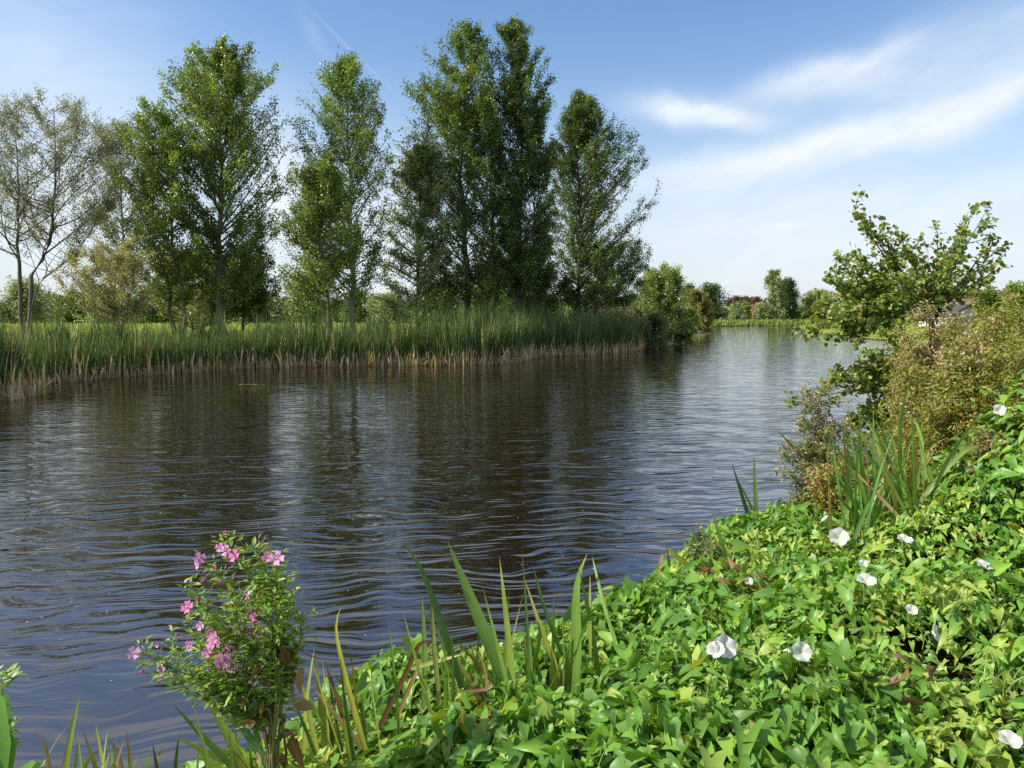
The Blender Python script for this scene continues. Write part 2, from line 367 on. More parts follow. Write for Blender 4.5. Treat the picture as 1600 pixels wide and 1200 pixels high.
# ------------------------------------------------------------------ trees
GREEN = [(.052,.088,.016),(.095,.135,.024),(.038,.066,.016),(.075,.10,.022)]
def make_tree(name, label, cat, D, rows, trunks, n1=70, n2=8, nl=22, leaf=.14, cols=GREEN, bark=(.15,.13,.10), elev=(28, 68), sig=.22,
              zb=.75, start=.12, group=None, seed=1, crown='crown', branch_r=.035, mat_=None, droop=0.0, up=0.0, inner=.15, tpl=LEAF4, depth=.85, spread=.55, crown_all=False, jitter=.23, dens=2.5, wide=1.12, wobble=1.0):
    """rows: crown outline [(py, left px, right px)] seen at distance D, top first; trunks: [(base px, [(px,py)..], radius)]"""
    rng = np.random.default_rng(seed); random.seed(seed)
    rz = []; rl = []; rr = []; 
    for py, a, b in rows:
        pa, pb_ = at(a, py, D), at(b, py, D); rz.append(pa[2]); rl.append(pa[0]); rr.append(pb_[0])
    rz = np.array(rz)[::-1]; rl = np.array(rl)[::-1]; rr = np.array(rr)[::-1]
    ztop, zlow = rz[-1], rz[0]
    bx = at(trunks[0][0], 495, D)[0]; org = np.array([bx, D, zb])
    root = thing(name, label, cat, tuple(org), group)
    tb = Tubes(); paths = []
    for (tpx, pts, rad) in trunks:
        dy = 0 if tpx == trunks[0][0] else rng.uniform(-1.2, 1.2)*.5
        P = [np.array([at(tpx, 495, D)[0], D+dy, zb-.2])] + [at(a, b, D+dy) for a, b in pts]
        P = np.array(P); s = np.concatenate([[0], np.cumsum(np.linalg.norm(np.diff(P, axis=0), axis=1))]); k = 14
        q = np.linspace(0, s[-1], k); Q = np.stack([np.interp(q, s, P[:, i]) for i in range(3)], 1)
        Q[1:-1, :2] += rng.normal(0, rad*.35, (k-2, 2)); Rr = rad*(1.0 - .9*(q/s[-1])**.8); Rr[0] *= 1.35
        tb.add(Q, Rr, 8, bark); paths.append((Q, Rr))
    tb.build('trunk', M_bark, root, org)
    bt = Tubes(); LP = []; LA = []; LC = []
    def crad(z, a):
        l = np.interp(z, rz, rl); r = np.interp(z, rz, rr); c = (l+r)/2; h = max((r-l)/2, .05)*wide
        return c, h
    for i in range(n1):
        Q, Rr = paths[i % len(paths)] if not crown_all else paths[rng.integers(len(paths))]
        f = start + (1-start-.03)*((i+rng.uniform(0, 1))/n1)**.9
        k = f*(len(Q)-1); k0 = int(k); p0 = Q[k0]*(1-(k-k0)) + Q[min(k0+1, len(Q)-1)]*(k-k0); r0 = np.interp(k, range(len(Q)), Rr)
        a = i*2.39996 + rng.normal(0, .4)
        e = math.radians(elev[0] + (elev[1]-elev[0])*f + rng.normal(0, 6))
        z1 = p0[2] + 1.0
        for _ in range(3):
            c, h = crad(min(max(z1, zlow), ztop), a)
            tgt = np.array([c + h*math.cos(a), p0[1] + h*depth*math.sin(a)]); L = math.hypot(*(tgt-p0[:2])); z1 = p0[2] + max(L, .25)*math.tan(e)
            z1 = min(z1, p0[2] + .6 + .42*(ztop-p0[2]))
        fac = rng.uniform(1-jitter, 1.06) if rng.uniform() > .15 else rng.uniform(.4, .75)
        z1 = max(p0[2] + (z1-p0[2])*fac, zlow)
        end = np.array([p0[0] + (tgt[0]-p0[0])*fac, p0[1] + (tgt[1]-p0[1])*fac, z1 - droop*L*.3])
        m1 = p0*.5 + end*.5 + np.array([0, 0, -.10*L*(1 if droop == 0 else -1.5)]) + rng.normal(0, .08*L+.02, 3)*wobble
        s = np.linspace(0, 1, 6)[:, None]; B = (1-s)**2*p0 + 2*s*(1-s)*m1 + s*s*end
        rb = max(min(r0*.55, branch_r*(.5 + L/3)), .012); bt.add(B, rb*(1-.8*s[:, 0]), 5, bark)
        LL = np.linalg.norm(end-p0); d0 = nrm(end-p0); bd = rng.uniform(.5, 1.5); bc = rng.uniform(.7, 1.35)
        for j in range(n2):
            g = inner + (1-inner)*(j+rng.uniform(0, 1))/n2
            pb0 = (1-g)**2*p0 + 2*g*(1-g)*m1 + g*g*end
            sd = nrm(d0*.8 + rng.normal(0, spread, 3) + np.array([0, 0, .5+up-droop])); sl_ = (.22 + .30*LL*(1-.6*g))*rng.uniform(.5, 1.15)
            pe = pb0 + sd*sl_; pm = (pb0+pe)/2 + rng.normal(0, .05*sl_, 3)
            if droop: pe = pe + np.array([0, 0, -droop*rng.uniform(.6, 1.8)*1.2])
            if pe[2] < zb+.15: pe[2] = zb+.15+rng.uniform(0, .3)
            bt.add([pb0, pm, pe], [rb*.32, rb*.2, .006], 3, bark)
            m = rng.poisson(nl*dens*bd*rng.uniform(.3, 1.7))
            if m:
                q = rng.uniform(.1, 1.05, m)[:, None]
                pts = (1-q)**2*pb0 + 2*q*(1-q)*pm + q*q*pe + rng.normal(0, sig*.62, (m, 3))
                LP.append(pts); LA.append(np.repeat(sd[None], m, 0)); LC.append(np.full(m, bc*rng.uniform(.85, 1.15)))
    bt.build('branch_work', M_bark, root, org)
    P = np.concatenate(LP); n = len(P); A = np.concatenate(LA)
    ax = nrm(A*.5 + rng.normal(0, .7, (n, 3)) + [0, 0, -.35 - droop*2]); N = rng.normal(0, 1, (n, 3)) + [0, 0, .55]
    col = mixc(rng, n, cols, .22)*2.1*np.concatenate(LC)[:, None]
    leaves(crown, tpl, P-org, ax, N, leaf*rng.uniform(.55, 1.08, n), col, mat_ or M_tree, root, rng=rng)
    return root, n
PALE = [(.13,.14,.10),(.09,.10,.07),(.17,.18,.14),(.07,.085,.05)]
GOLD = [(.15,.15,.065),(.19,.18,.09),(.10,.11,.045),(.13,.125,.07)]
YG = [(.10,.15,.025),(.15,.19,.035),(.06,.10,.02),(.08,.12,.02)]
SILV = [(.15,.18,.085),(.09,.13,.05),(.20,.22,.11),(.06,.09,.03)]
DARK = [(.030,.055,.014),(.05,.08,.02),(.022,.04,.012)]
T_ = make_tree; nn = 0
T_('sparse_tree', 'sparse grey-leaved tree with two bare pale trunks at the left edge', 'tree', 43,
   [(135,60,95),(170,-5,125),(220,-60,150),(300,-90,150),(380,-100,140),(420,-60,110)],
   [(40,[(52,430),(82,370),(86,300),(84,170)],.17),(24,[(28,380),(30,280),(20,190)],.16),(34,[(60,440),(120,400),(160,330)],.08)], n1=100, n2=16, nl=10, leaf=.10, wobble=2.2, cols=PALE, bark=(.13,.115,.10), elev=(25,60), start=.38, seed=3, sig=.2, branch_r=.045, inner=.5)
T_('sparse_tree', 'thin silvery tree with open crown between the bare-trunked tree and the big poplar', 'tree', 48,
   [(188,165,200),(230,135,240),(300,120,260),(370,130,250),(420,150,220)],
   [(190,[(192,380),(190,280),(185,200)],.12)], n1=70, n2=12, nl=11, leaf=.105, cols=PALE, bark=(.14,.125,.11), elev=(30,62), start=.3, seed=4, sig=.24)
T_('small_willow', 'small golden-leaved willow with short forked trunk behind the reeds', 'willow', 37.5,
   [(370,150,200),(400,110,225),(430,92,240),(460,100,232),(480,120,215)],
   [(182,[(186,490),(160,470),(140,430)],.13),(184,[(190,480),(205,455),(215,410)],.10),(180,[(183,485),(180,450),(178,400)],.07)], n1=54, n2=9, nl=22, leaf=.085, cols=GOLD, bark=(.13,.11,.08), elev=(20,55), start=.25, seed=5, sig=.16, jitter=.3)
T_('poplar', 'leaning twin-trunk poplar forming the lower left shoulder of the big left poplar', 'poplar tree', 44,
   [(160,225,270),(200,200,300),(260,190,310),(330,185,320),(400,190,310),(455,215,300)],
   [(272,[(262,440),(240,390),(238,280),(245,170)],.15),(296,[(285,450),(270,400),(268,300),(262,210)],.14)], n1=84, n2=8, nl=21, leaf=.13, cols=YG+GREEN, bark=(.15,.12,.085), elev=(30,68), start=.16, seed=6)
T_('poplar', 'tall broad poplar with sunlit yellow-green left side, tallest of the left half', 'poplar tree', 45,
   [(68,345,370),(95,290,400),(130,265,425),(190,255,436),(260,240,440),(330,250,432),(390,270,428),(440,290,410)],
   [(345,[(342,400),(345,300),(350,180),(357,80)],.27)], n1=120, n2=9, nl=24, leaf=.14, cols=YG+GREEN, bark=(.19,.17,.13), elev=(34,74), start=.12, seed=7)
T_('bushy_tree', 'low dark bushy tree under the right side of the big left poplar', 'tree', 50,
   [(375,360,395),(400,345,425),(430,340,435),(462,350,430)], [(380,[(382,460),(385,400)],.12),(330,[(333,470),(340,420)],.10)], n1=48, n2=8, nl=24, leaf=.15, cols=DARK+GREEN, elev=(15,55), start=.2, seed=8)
T_('poplar', 'slender airy poplar with pale trunk left of the central pair', 'poplar tree', 46,
   [(90,535,550),(125,490,580),(180,470,600),(240,460,612),(310,440,610),(380,450,600),(440,480,590)],
   [(552,[(550,400),(547,300),(543,200),(542,95)],.20)], n1=92, n2=8, nl=21, leaf=.135, cols=GREEN+YG, bark=(.24,.22,.17), elev=(32,72), start=.14, seed=9, sig=.24)
T_('poplar', 'short bright yellow-green poplar standing in front of the slender airy poplar', 'poplar tree', 41.5,
   [(250,490,520),(300,455,555),(360,440,570),(420,435,565),(470,455,545)],
   [(517,[(513,470),(503,430),(500,360),(502,260)],.15)], n1=72, n2=8, nl=21, leaf=.13, cols=YG+GREEN, bark=(.19,.15,.10), elev=(20,62), start=.2, seed=10)
T_('broad_tree', 'pale green silvery round-crowned tree left of the central pair of poplars', 'tree', 49,
   [(225,640,680),(270,615,710),(330,600,720),(400,592,730),(450,595,720),(485,610,700)],
   [(655,[(652,430),(655,330),(658,240)],.16)], n1=92, n2=8, nl=22, leaf=.14, cols=SILV, elev=(10,55), start=.12, seed=11)
T_('poplar', 'big dense poplar, broad left one of the tall central pair', 'poplar tree', 50,
   [(40,720,745),(75,665,765),(130,650,785),(190,640,790),(260,632,792),(330,640,800),(390,645,805),(440,670,790)],
   [(730,[(728,400),(722,280),(728,150),(735,45)],.26),(773,[(772,420),(768,300),(765,180)],.16)], n1=150, n2=9, nl=24, leaf=.145, cols=GREEN, elev=(32,76), start=.10, seed=12)
T_('poplar', 'tallest narrow poplar, right one of the central pair', 'poplar tree', 50.5,
   [(24,785,808),(60,780,840),(110,775,850),(180,780,858),(240,775,864),(310,770,862),(370,765,868),(430,775,860)],
   [(806,[(808,400),(815,280),(812,150),(803,30)],.24),(832,[(832,400),(835,300),(832,200)],.12)], n1=130, n2=9, nl=24, leaf=.145, cols=GREEN+DARK, elev=(36,78), start=.10, seed=13)
T_('poplar', 'solitary poplar with straight dark trunk, rightmost of the tall trees', 'poplar tree', 57,
   [(148,900,915),(190,880,955),(240,868,990),(300,865,1008),(360,864,1008),(410,870,1000),(450,880,975)],
   [(906,[(905,420),(905,330),(904,250),(906,155)],.20)], n1=165, n2=8, nl=23, leaf=.14, cols=GREEN+DARK, elev=(24,68), start=.06, wide=1.2, seed=14)
T_('low_tree', 'low spreading dark tree under the solitary right poplar', 'tree', 60,
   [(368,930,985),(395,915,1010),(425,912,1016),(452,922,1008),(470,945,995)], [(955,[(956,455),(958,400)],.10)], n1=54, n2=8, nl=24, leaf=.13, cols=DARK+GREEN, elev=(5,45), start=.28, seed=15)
T_('bushy_tree', 'dark rounded tree behind the trunks of the central poplars', 'tree', 56,
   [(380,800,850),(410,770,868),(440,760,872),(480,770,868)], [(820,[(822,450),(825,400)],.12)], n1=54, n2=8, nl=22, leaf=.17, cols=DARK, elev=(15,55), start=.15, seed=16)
T_('bushy_tree', 'pale bushy tree below the left poplar trunks at the meadow edge', 'tree', 58,
   [(385,260,330),(420,235,400),(450,230,420),(482,245,410)], [(300,[(302,450),(305,410)],.12)], n1=54, n2=8, nl=22, leaf=.17, cols=GOLD+SILV, elev=(15,55), start=.12, seed=17)
# shrubs along the far water's edge
T_('willow_shrub', 'grey-green willow shrub with upright shoots right of the reeds', 'shrub', 66,
   [(415,1020,1050),(440,1008,1064),(470,1000,1070),(505,996,1072),(532,1000,1070)], [(1035,[(1035,480),(1035,430)],.07),(1020,[(1018,480),(1020,440)],.05),(1050,[(1052,480),(1052,440)],.05)], n1=90, n2=7, nl=20, leaf=.16, cols=SILV+YG, elev=(45,82), start=.05, seed=18, zb=.5, up=.5)
T_('rounded_shrub', 'rounded orange-green shrub overhanging the water beyond the willow shrub', 'shrub', 101,
   [(455,1075,1095),(470,1066,1108),(495,1060,1115),(520,1060,1114)], [(1090,[(1090,500),(1088,465)],.08)], n1=70, n2=7, nl=20, leaf=.2, cols=[(.15,.15,.045),(.10,.12,.03),(.20,.16,.06),(.07,.09,.02)], elev=(8,60), start=.05, seed=19, zb=.4)
T_('waterside_bush', 'low dark bush at the end of the reeds', 'bush', 58,
   [(498,965,1030),(510,955,1060),(530,958,1062),(542,965,1058)], [(1010,[(1010,520),(1010,505)],.05)], n1=60, n2=7, nl=18, leaf=.14, cols=DARK+[(.09,.08,.04)], elev=(5,60), start=.02, seed=20, zb=.2)
T_('waterside_bush', 'purplish flowering bush leaning over the end of the reeds', 'bush', 55.5,
   [(490,935,990),(500,925,1003),(520,930,1008),(536,945,1003)], [(965,[(965,515),(965,495)],.05)], n1=50, n2=7, nl=16, leaf=.12, cols=[(.13,.11,.08),(.07,.09,.03),(.10,.08,.06)], elev=(25,75), start=.02, seed=21, zb=.2)
T_('waterside_bush', 'dark bush overhanging the water below the willow shrub', 'bush', 68,
   [(492,1035,1062),(505,1028,1068),(522,1030,1070),(538,1036,1068)], [(1050,[(1050,515),(1050,498)],.05)], n1=60, n2=7, nl=16, leaf=.15, cols=DARK+[(.09,.09,.03)], elev=(5,60), start=.02, seed=41, zb=.15)
T_('waterside_bush', 'green bush filling the bank between the willow shrub and the orange-green shrub', 'bush', 92,
   [(486,1058,1080),(500,1052,1088),(515,1054,1090),(523,1058,1086)], [(1070,[(1070,505),(1070,490)],.05)], n1=60, n2=7, nl=16, leaf=.2, cols=GREEN+YG, elev=(5,60), start=.02, seed=42, zb=.15)
# far bank trees in the middle distance
FAR = dict(jitter=.6, dens=.95, n2=7, nl=16, sig=.7, branch_r=.08, zb=.4)
T_('round_tree', 'dark green rounded tree left of the distant houses', 'tree', 190,
   [(440,1100,1118),(455,1088,1132),(475,1083,1141),(496,1088,1140)], [(1112,[(1112,480),(1111,450)],.3)], n1=70, leaf=.42, cols=DARK, elev=(10,60), start=.1, seed=22, **FAR)
T_('round_tree', 'small dark treetop showing above the orange-green shrub', 'tree', 185,
   [(444,1070,1082),(455,1064,1090),(475,1062,1092),(496,1066,1090)], [(1076,[(1076,480),(1076,450)],.3)], n1=40, leaf=.42, cols=DARK, elev=(10,60), start=.1, seed=23, **FAR)
T_('copper_tree', 'low dark purple-leaved tree behind the distant red-roofed house', 'tree', 290,
   [(463,1150,1170),(468,1142,1184),(480,1140,1190),(492,1145,1188)], [(1165,[(1165,485),(1165,470)],.3)], n1=60, n2=7, nl=16, leaf=.75, cols=[(.055,.035,.035),(.08,.05,.045),(.035,.03,.025)], elev=(10,60), start=.1, seed=24, sig=.7, zb=.4)
T_('tall_birch', 'tall grey-green weeping birch on the far bank', 'birch tree', 205,
   [(416,1206,1216),(430,1198,1222),(450,1196,1228),(475,1191,1232),(497,1192,1230)], [(1212,[(1212,470),(1210,425)],.25)], n1=90, leaf=.42, cols=SILV, elev=(35,70), start=.08, seed=25, jitter=.55, dens=.95, droop=.4, n2=7, nl=16, sig=.4, branch_r=.06, zb=.4)
T_('dark_tree', 'dark layered tree close to the right of the weeping birch', 'tree', 210,
   [(433,1222,1235),(445,1220,1244),(465,1219,1249),(498,1218,1253)], [(1234,[(1234,470),(1230,440)],.3)], n1=80, leaf=.45, cols=DARK, elev=(5,40), start=.08, seed=26, **FAR)
T_('weeping_willow', 'pale yellow-green weeping willow on the far bank', 'willow', 212,
   [(440,1270,1295),(450,1255,1312),(470,1250,1318),(498,1250,1316)], [(1282,[(1282,480),(1280,452)],.3)], n1=90, leaf=.4, cols=[(.16,.20,.06),(.20,.23,.09),(.10,.14,.04)], elev=(25,60), start=.25, seed=27, jitter=.5, dens=.95, n2=8, nl=18, sig=.3, branch_r=.06, zb=.4, droop=1.0)
for i, (px, top, hw, D, lab) in enumerate([(1150,478,12,200,'pale round shrub beside the distant white post'),(1165,473,9,206,'pollarded bright green ball-shaped tree before the red roof'),(1190,482,11,200,'pale grey shrub at the foot of the weeping birch'),
                              (1330,455,22,225,'dark broad tree right of the weeping willow'),(1372,462,24,225,'dark tree behind the long white building'),(1430,466,26,210,'broad tree behind the dark-roofed bungalow'),
                              (1545,455,20,120,'rounded dark tree behind the thicket by the right edge'),(1588,447,26,118,'bright green tree rising at the right edge')]):
    T_('background_tree' if hw > 15 else 'garden_shrub', lab, 'tree' if hw > 15 else 'shrub', D,
       [(top,px-hw*.3,px+hw*.3),(top+8,px-hw*.8,px+hw*.8),(top+20,px-hw,px+hw),(498,px-hw*.9,px+hw*.9)], [(px,[(px,480),(px,top+4)],.2)], n1=50, n2=7, nl=15, leaf=.42, cols=[SILV,YG,SILV,DARK,DARK,DARK,GREEN,YG][i], elev=(10,60), start=.08, seed=30+i, sig=.7, zb=.4, jitter=.6, dens=.9)

for i, (px, lab) in enumerate([(1135, 'low hedge bush behind the bright bank left of the white post'), (1205, 'low dark hedge bush at the foot of the weeping birch'), (1252, 'low dark hedge bush between the dark layered tree and the weeping willow'), (1300, 'low dark hedge bush under the weeping willow')]):
    T_('hedge_bush', lab, 'bush', 216+i*2, [(481+i,px-16,px+14),(487,px-26,px+26),(499,px-30,px+30)], [(px,[(px,490),(px,484)],.1)], n1=50, n2=7, nl=14, leaf=.5, cols=[SILV,DARK,DARK,GREEN][i], elev=(5,50), start=.05, seed=45+i, sig=.7, zb=.4, jitter=.6, dens=.9)
# background trees along the far edge of the meadow (a few grown, the others copies)
protos = []
for k, (cols, hgt) in enumerate([(SILV, 9), (DARK+GREEN, 8), (GREEN+SILV, 11)]):
    D = 120; px = [40, 250, 480][k]; top = 492 - hgt*10 + 14*k
    top = [440, 446, 428][k]
    r, _ = T_('meadow_edge_tree', ['hazy pale tree low behind the bare-trunked tree at the left edge', 'dark tree on the meadow edge behind the leaning twin trunks', 'green tree on the meadow edge behind the short yellow-green poplar'][k], 'tree', D,
       [(top,px-14,px+14),(top+14,px-36,px+38),(470,px-46,px+46),(497,px-44,px+44)], [(px,[(px,470),(px,top+8)],.25)], n1=80, n2=7, nl=18, leaf=.36, cols=cols, elev=(8,60), start=.08, seed=50+k, sig=.8, zb=.6, jitter=.6, dens=1.0,
       group='trees along the far edge of the meadow')
    protos.append(r)
for i, (px, D, s, k) in enumerate([(-60,118,1.1,0),(120,128,.9,1),(165,118,.8,0),(330,125,1.0,2),(400,118,.85,1),(560,135,.9,1),(610,112,.8,0),(690,125,1.1,1),(760,118,1.0,2),(850,122,.9,1),(900,110,.6,0),(930,125,.75,2),(1000,135,.7,1),(-160,115,1.2,1)]):
    c = copy_tree(protos[k]); p = at(px, 495, D); c.location = (p[0], D, .6); c.rotation_euler = (0, 0, i*1.7); c.scale = (s, s, s*(.85+.2*(i % 3)/2))
    c['label'] = ['pale distant tree cut by the left edge of the picture', 'dark distant tree left of the small golden willow', 'pale distant tree right behind the small golden willow', 'green distant tree just left of the big left poplar trunk',
      'dark distant tree in the gap right of the big left poplar', 'dark distant tree right behind the slender airy poplar', 'low pale distant tree in the bright gap left of the silvery round-crowned tree', 'dark distant tree behind the left trunk of the central pair',
      'green distant tree between the trunks of the central pair', 'dark distant tree right of the central pair of poplars', 'very low pale distant shrub-like tree at the foot of the solitary poplar', 'green distant tree right behind the low spreading dark tree',
      'dark distant tree behind the willow shrub at the end of the reeds', 'dark distant tree beyond the left edge of the picture'][i]

# ------------------------------------------------------------------ reeds, meadow
rng = np.random.default_rng(77)
shore = np.array([gz(*p)[:2] for p in far_px])
def along(pts, n, rng):
    seg = np.diff(pts, axis=0); L = np.hypot(*seg.T); c = np.concatenate([[0], np.cumsum(L)]); s = rng.uniform(0, c[-1], n)
    i = np.clip(np.searchsorted(c, s)-1, 0, len(seg)-1); t = (s-c[i])/L[i]; p = pts[i] + seg[i]*t[:, None]
    nr = np.stack([-seg[i, 1], seg[i, 0]], 1)/L[i][:, None]; return p, nr
STRAW = [(.56,.45,.27),(.66,.54,.35),(.38,.27,.14),(.50,.38,.17)]
RG = [(.055,.12,.035),(.08,.155,.032),(.04,.09,.035),(.105,.175,.035)]
def reedbed(name, line, n, hf, label, cat, depth=2.6, kind=None, seed=5, out=.5):
    rng = np.random.default_rng(seed)
    nc = n//7; c, nr = along(line, nc, rng); off = rng.uniform(-out, depth, nc)**1.0
    off = np.where(rng.uniform(size=nc) < .35, rng.uniform(-out, .3, nc), off)
    c = c + nr*off[:, None]; i = np.repeat(np.arange(nc), 7); P = c[i] + rng.normal(0, .07, (len(i), 2)); N = len(i)
    h = hf(P)*rng.uniform(.62, 1.1, nc)[i]*rng.uniform(.8, 1.08, N)
    z = np.maximum(ground_z(P), -.1) - .05
    base = np.column_stack([P, z]); lean = rng.normal(0, .10, (nc, 2))[i] + rng.normal(0, .06, (N, 2))
    cb = mixc(rng, N, STRAW); cm = mixc(rng, N, RG, .25); ct = mixc(rng, N, [(.09,.15,.035),(.14,.18,.05),(.07,.12,.04)], .25)
    dead = rng.uniform(size=N) < .06; cm[dead] = mixc(rng, dead.sum(), STRAW); ct[dead] = mixc(rng, dead.sum(), STRAW)*.9
    a = blades(name, base, lean, h, rng.uniform(.025, .05, N), rng.uniform(0, .12, N)*(rng.uniform(size=N) < .5), cb, cm, ct, M_reed, segs=7, rng=rng, kmid=.32, kflat=.15)
    # dead lower stalks standing and fallen along the water
    return a
def hfar(P):
    x, y = P[:, 0], P[:, 1]; h = np.interp(x, [-26, -17, -12, -6, -2, 1, 5, 9, 12], [2.0, 1.9, 2.05, 2.4, 2.55, 2.65, 2.5, 2.4, 1.9]); return h*(1 + .16*lump(x, y, 1.3, 8) + .10*lump(x, y, 4.0, 9)) + .012*(y-38)
main_line = np.array([gz(*p)[:2] for p in [(52,600),(130,592),(250,583),(400,574),(560,571),(740,570),(798,566),(820,558),(905,554),(985,548),(1003,541),(1040,539.5)]])
rb = reedbed('reeds', main_line, 17500, hfar, '', '', seed=5)
tag(rb, 'tall green cattail reeds with straw-coloured bases along the far bank', 'reeds', kind='stuff')
lc = np.array([(-26.0,16.8),(-21,19.5),tuple(gz(-20,627)[:2]),tuple(gz(40,616)[:2])])
rc = reedbed('reed_clump', lc, 5600, lambda P: 2.35+.2*lump(P[:, 0], P[:, 1], 1.5, 3)-.35*sst(P[:, 0], -15.6, -14.3), '', '', depth=1.6, seed=6, out=.25)
tag(rc, 'nearer clump of green reeds at the left edge, jutting into the river', 'reeds', kind='stuff')
# stubble of dead stalks
def stubble(name, line, n, label, seed):
    rng = np.random.default_rng(seed); p, nr = along(line, n, rng); P = p + nr*rng.uniform(-.72, .35, n)[:, None]
    h = rng.uniform(.35, 1.4, n)*rng.uniform(.6, 1, n); lean = rng.normal(0, .13, (n, 2)); fall = rng.uniform(size=n) < .14; lean[fall] = rng.normal(0, .9, (fall.sum(), 2))
    base = np.column_stack([P, np.full(n, -.08)]); c = mixc(rng, n, STRAW, .3)
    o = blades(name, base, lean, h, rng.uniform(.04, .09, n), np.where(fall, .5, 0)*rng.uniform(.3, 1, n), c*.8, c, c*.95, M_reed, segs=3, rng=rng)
    tag(o, label, 'dead reeds', kind='stuff')
stubble('dead_reed_stalks', main_line, 3400, 'pale dead reed stalks standing in the water at the foot of the reeds', 9)
stubble('dead_reed_stalks', lc[1:], 800, 'pale dead stalks at the foot of the left reed clump', 10)
# meadow plants
def scatter(name, n, xr, yr, hr, cols, label, wd, seed, segs=3, kind='stuff', dens=None, lean=.2, smin=1.0, cat='grass'):
    rng = np.random.default_rng(seed); y = yr[0]*(yr[1]/yr[0])**rng.uniform(0, 1, n); x = rng.uniform(xr[0], xr[1], n)*y
    P = np.stack([x, y], 1); s = sdist(P); ok = s > smin
    if dens is not None: ok &= dens(P, rng)
    P = P[ok]; N = len(P); z = ground_z(P)-.03; k = np.clip(P[:, 1]/38, .4, 4)
    h = rng.uniform(*hr, N)*(1 + .3*lump(P[:, 0], P[:, 1], .9, seed)); patch = (lump(P[:, 0], P[:, 1], .5, seed+1)*1.6+.5)[:, None]
    c = mixc(rng, N, cols, .2)*(.85 + .3*np.clip(patch, 0, 1))
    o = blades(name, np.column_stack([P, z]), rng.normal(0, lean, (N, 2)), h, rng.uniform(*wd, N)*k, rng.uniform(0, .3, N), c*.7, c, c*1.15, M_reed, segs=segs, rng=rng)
    tag(o, label, cat, kind=kind); return o
MG = [(.24,.31,.04),(.32,.37,.06),(.17,.25,.035),(.38,.35,.13)]
leftland = lambda P, rng: P[:, 0] < 8 + (P[:, 1]-50)*.25
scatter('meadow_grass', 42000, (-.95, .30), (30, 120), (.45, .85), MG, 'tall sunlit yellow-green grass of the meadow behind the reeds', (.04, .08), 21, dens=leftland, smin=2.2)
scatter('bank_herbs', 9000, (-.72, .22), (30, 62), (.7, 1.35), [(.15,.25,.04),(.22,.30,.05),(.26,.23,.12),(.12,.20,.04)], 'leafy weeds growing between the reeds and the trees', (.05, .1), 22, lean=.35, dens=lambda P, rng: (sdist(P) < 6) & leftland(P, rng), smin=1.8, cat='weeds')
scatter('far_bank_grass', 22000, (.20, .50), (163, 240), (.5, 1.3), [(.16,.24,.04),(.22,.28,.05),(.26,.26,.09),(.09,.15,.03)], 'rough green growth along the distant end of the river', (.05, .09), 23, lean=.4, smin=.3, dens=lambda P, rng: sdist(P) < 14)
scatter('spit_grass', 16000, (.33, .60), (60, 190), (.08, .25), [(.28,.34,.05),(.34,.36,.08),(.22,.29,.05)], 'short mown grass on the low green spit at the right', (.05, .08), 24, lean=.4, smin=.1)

def wood():
    rng = np.random.default_rng(61); n = 60000; px = rng.uniform(-220, 1020, n); D = 150 + 14*lump(px/90, px*0, 1.0, 5) + rng.uniform(-6, 6, n)
    top = 5.2 + 2.2*lump(px/60, px*0, 1.0, 6) + 1.3*lump(px/17, px*0, 1.0, 7); z = .5 + top*rng.uniform(0, 1, n)**.8; D = D + (z/top-.5)*4
    P = np.column_stack([(px-800)/1200*D, D, z]); c = mixc(rng, n, DARK+GREEN+SILV, .25)*1.5*(1+.3*lump(px/25, px*0, 1.0, 8))[:, None]
    o = leaves('distant_wood', LEAF4, P, rng.normal(0, 1, (n, 3)), rng.normal(0, 1, (n, 3))+[0, 0, .5], rng.uniform(.3, .6, n), c, M_tree, rng=rng)
    tag(o, 'low dark line of distant woodland closing the meadow behind the poplars', 'woodland', kind='stuff')
wood()
# ------------------------------------------------------------------ distant houses and post
M_brick = plain('red_brick', (.27,.13,.08), .9, .1, .3, 2.0); M_roofred = plain('red_tiles', (.19,.10,.07), .85, .1, .25, 3.0)
M_roofdk = plain('slate', (.07,.06,.06), .8, .2, .3, 3.0); M_white = plain('white_render', (.50,.49,.46), .8, .2, .05, 1.0)
M_glass = plain('window_glass', (.04,.05,.06), .1, .6, .2, .2); M_brown = plain('brown_tiles', (.20,.13,.09), .85, .1, .3, 2.0)
def boxv(x0, x1, y0, y1, z0, z1):
    V = [(x, y, z) for z in (z0, z1) for x, y in ((x0, y0), (x1, y0), (x1, y1), (x0, y1))]
    return V, [[0,3,2,1],[4,5,6,7],[0,1,5,4],[1,2,6,5],[2,3,7,6],[3,0,4,7]]
def box(name, dims, m, parent):
    V, F = boxv(*dims); return mk(name, V, [np.array(F)], m, parent, smooth=False)
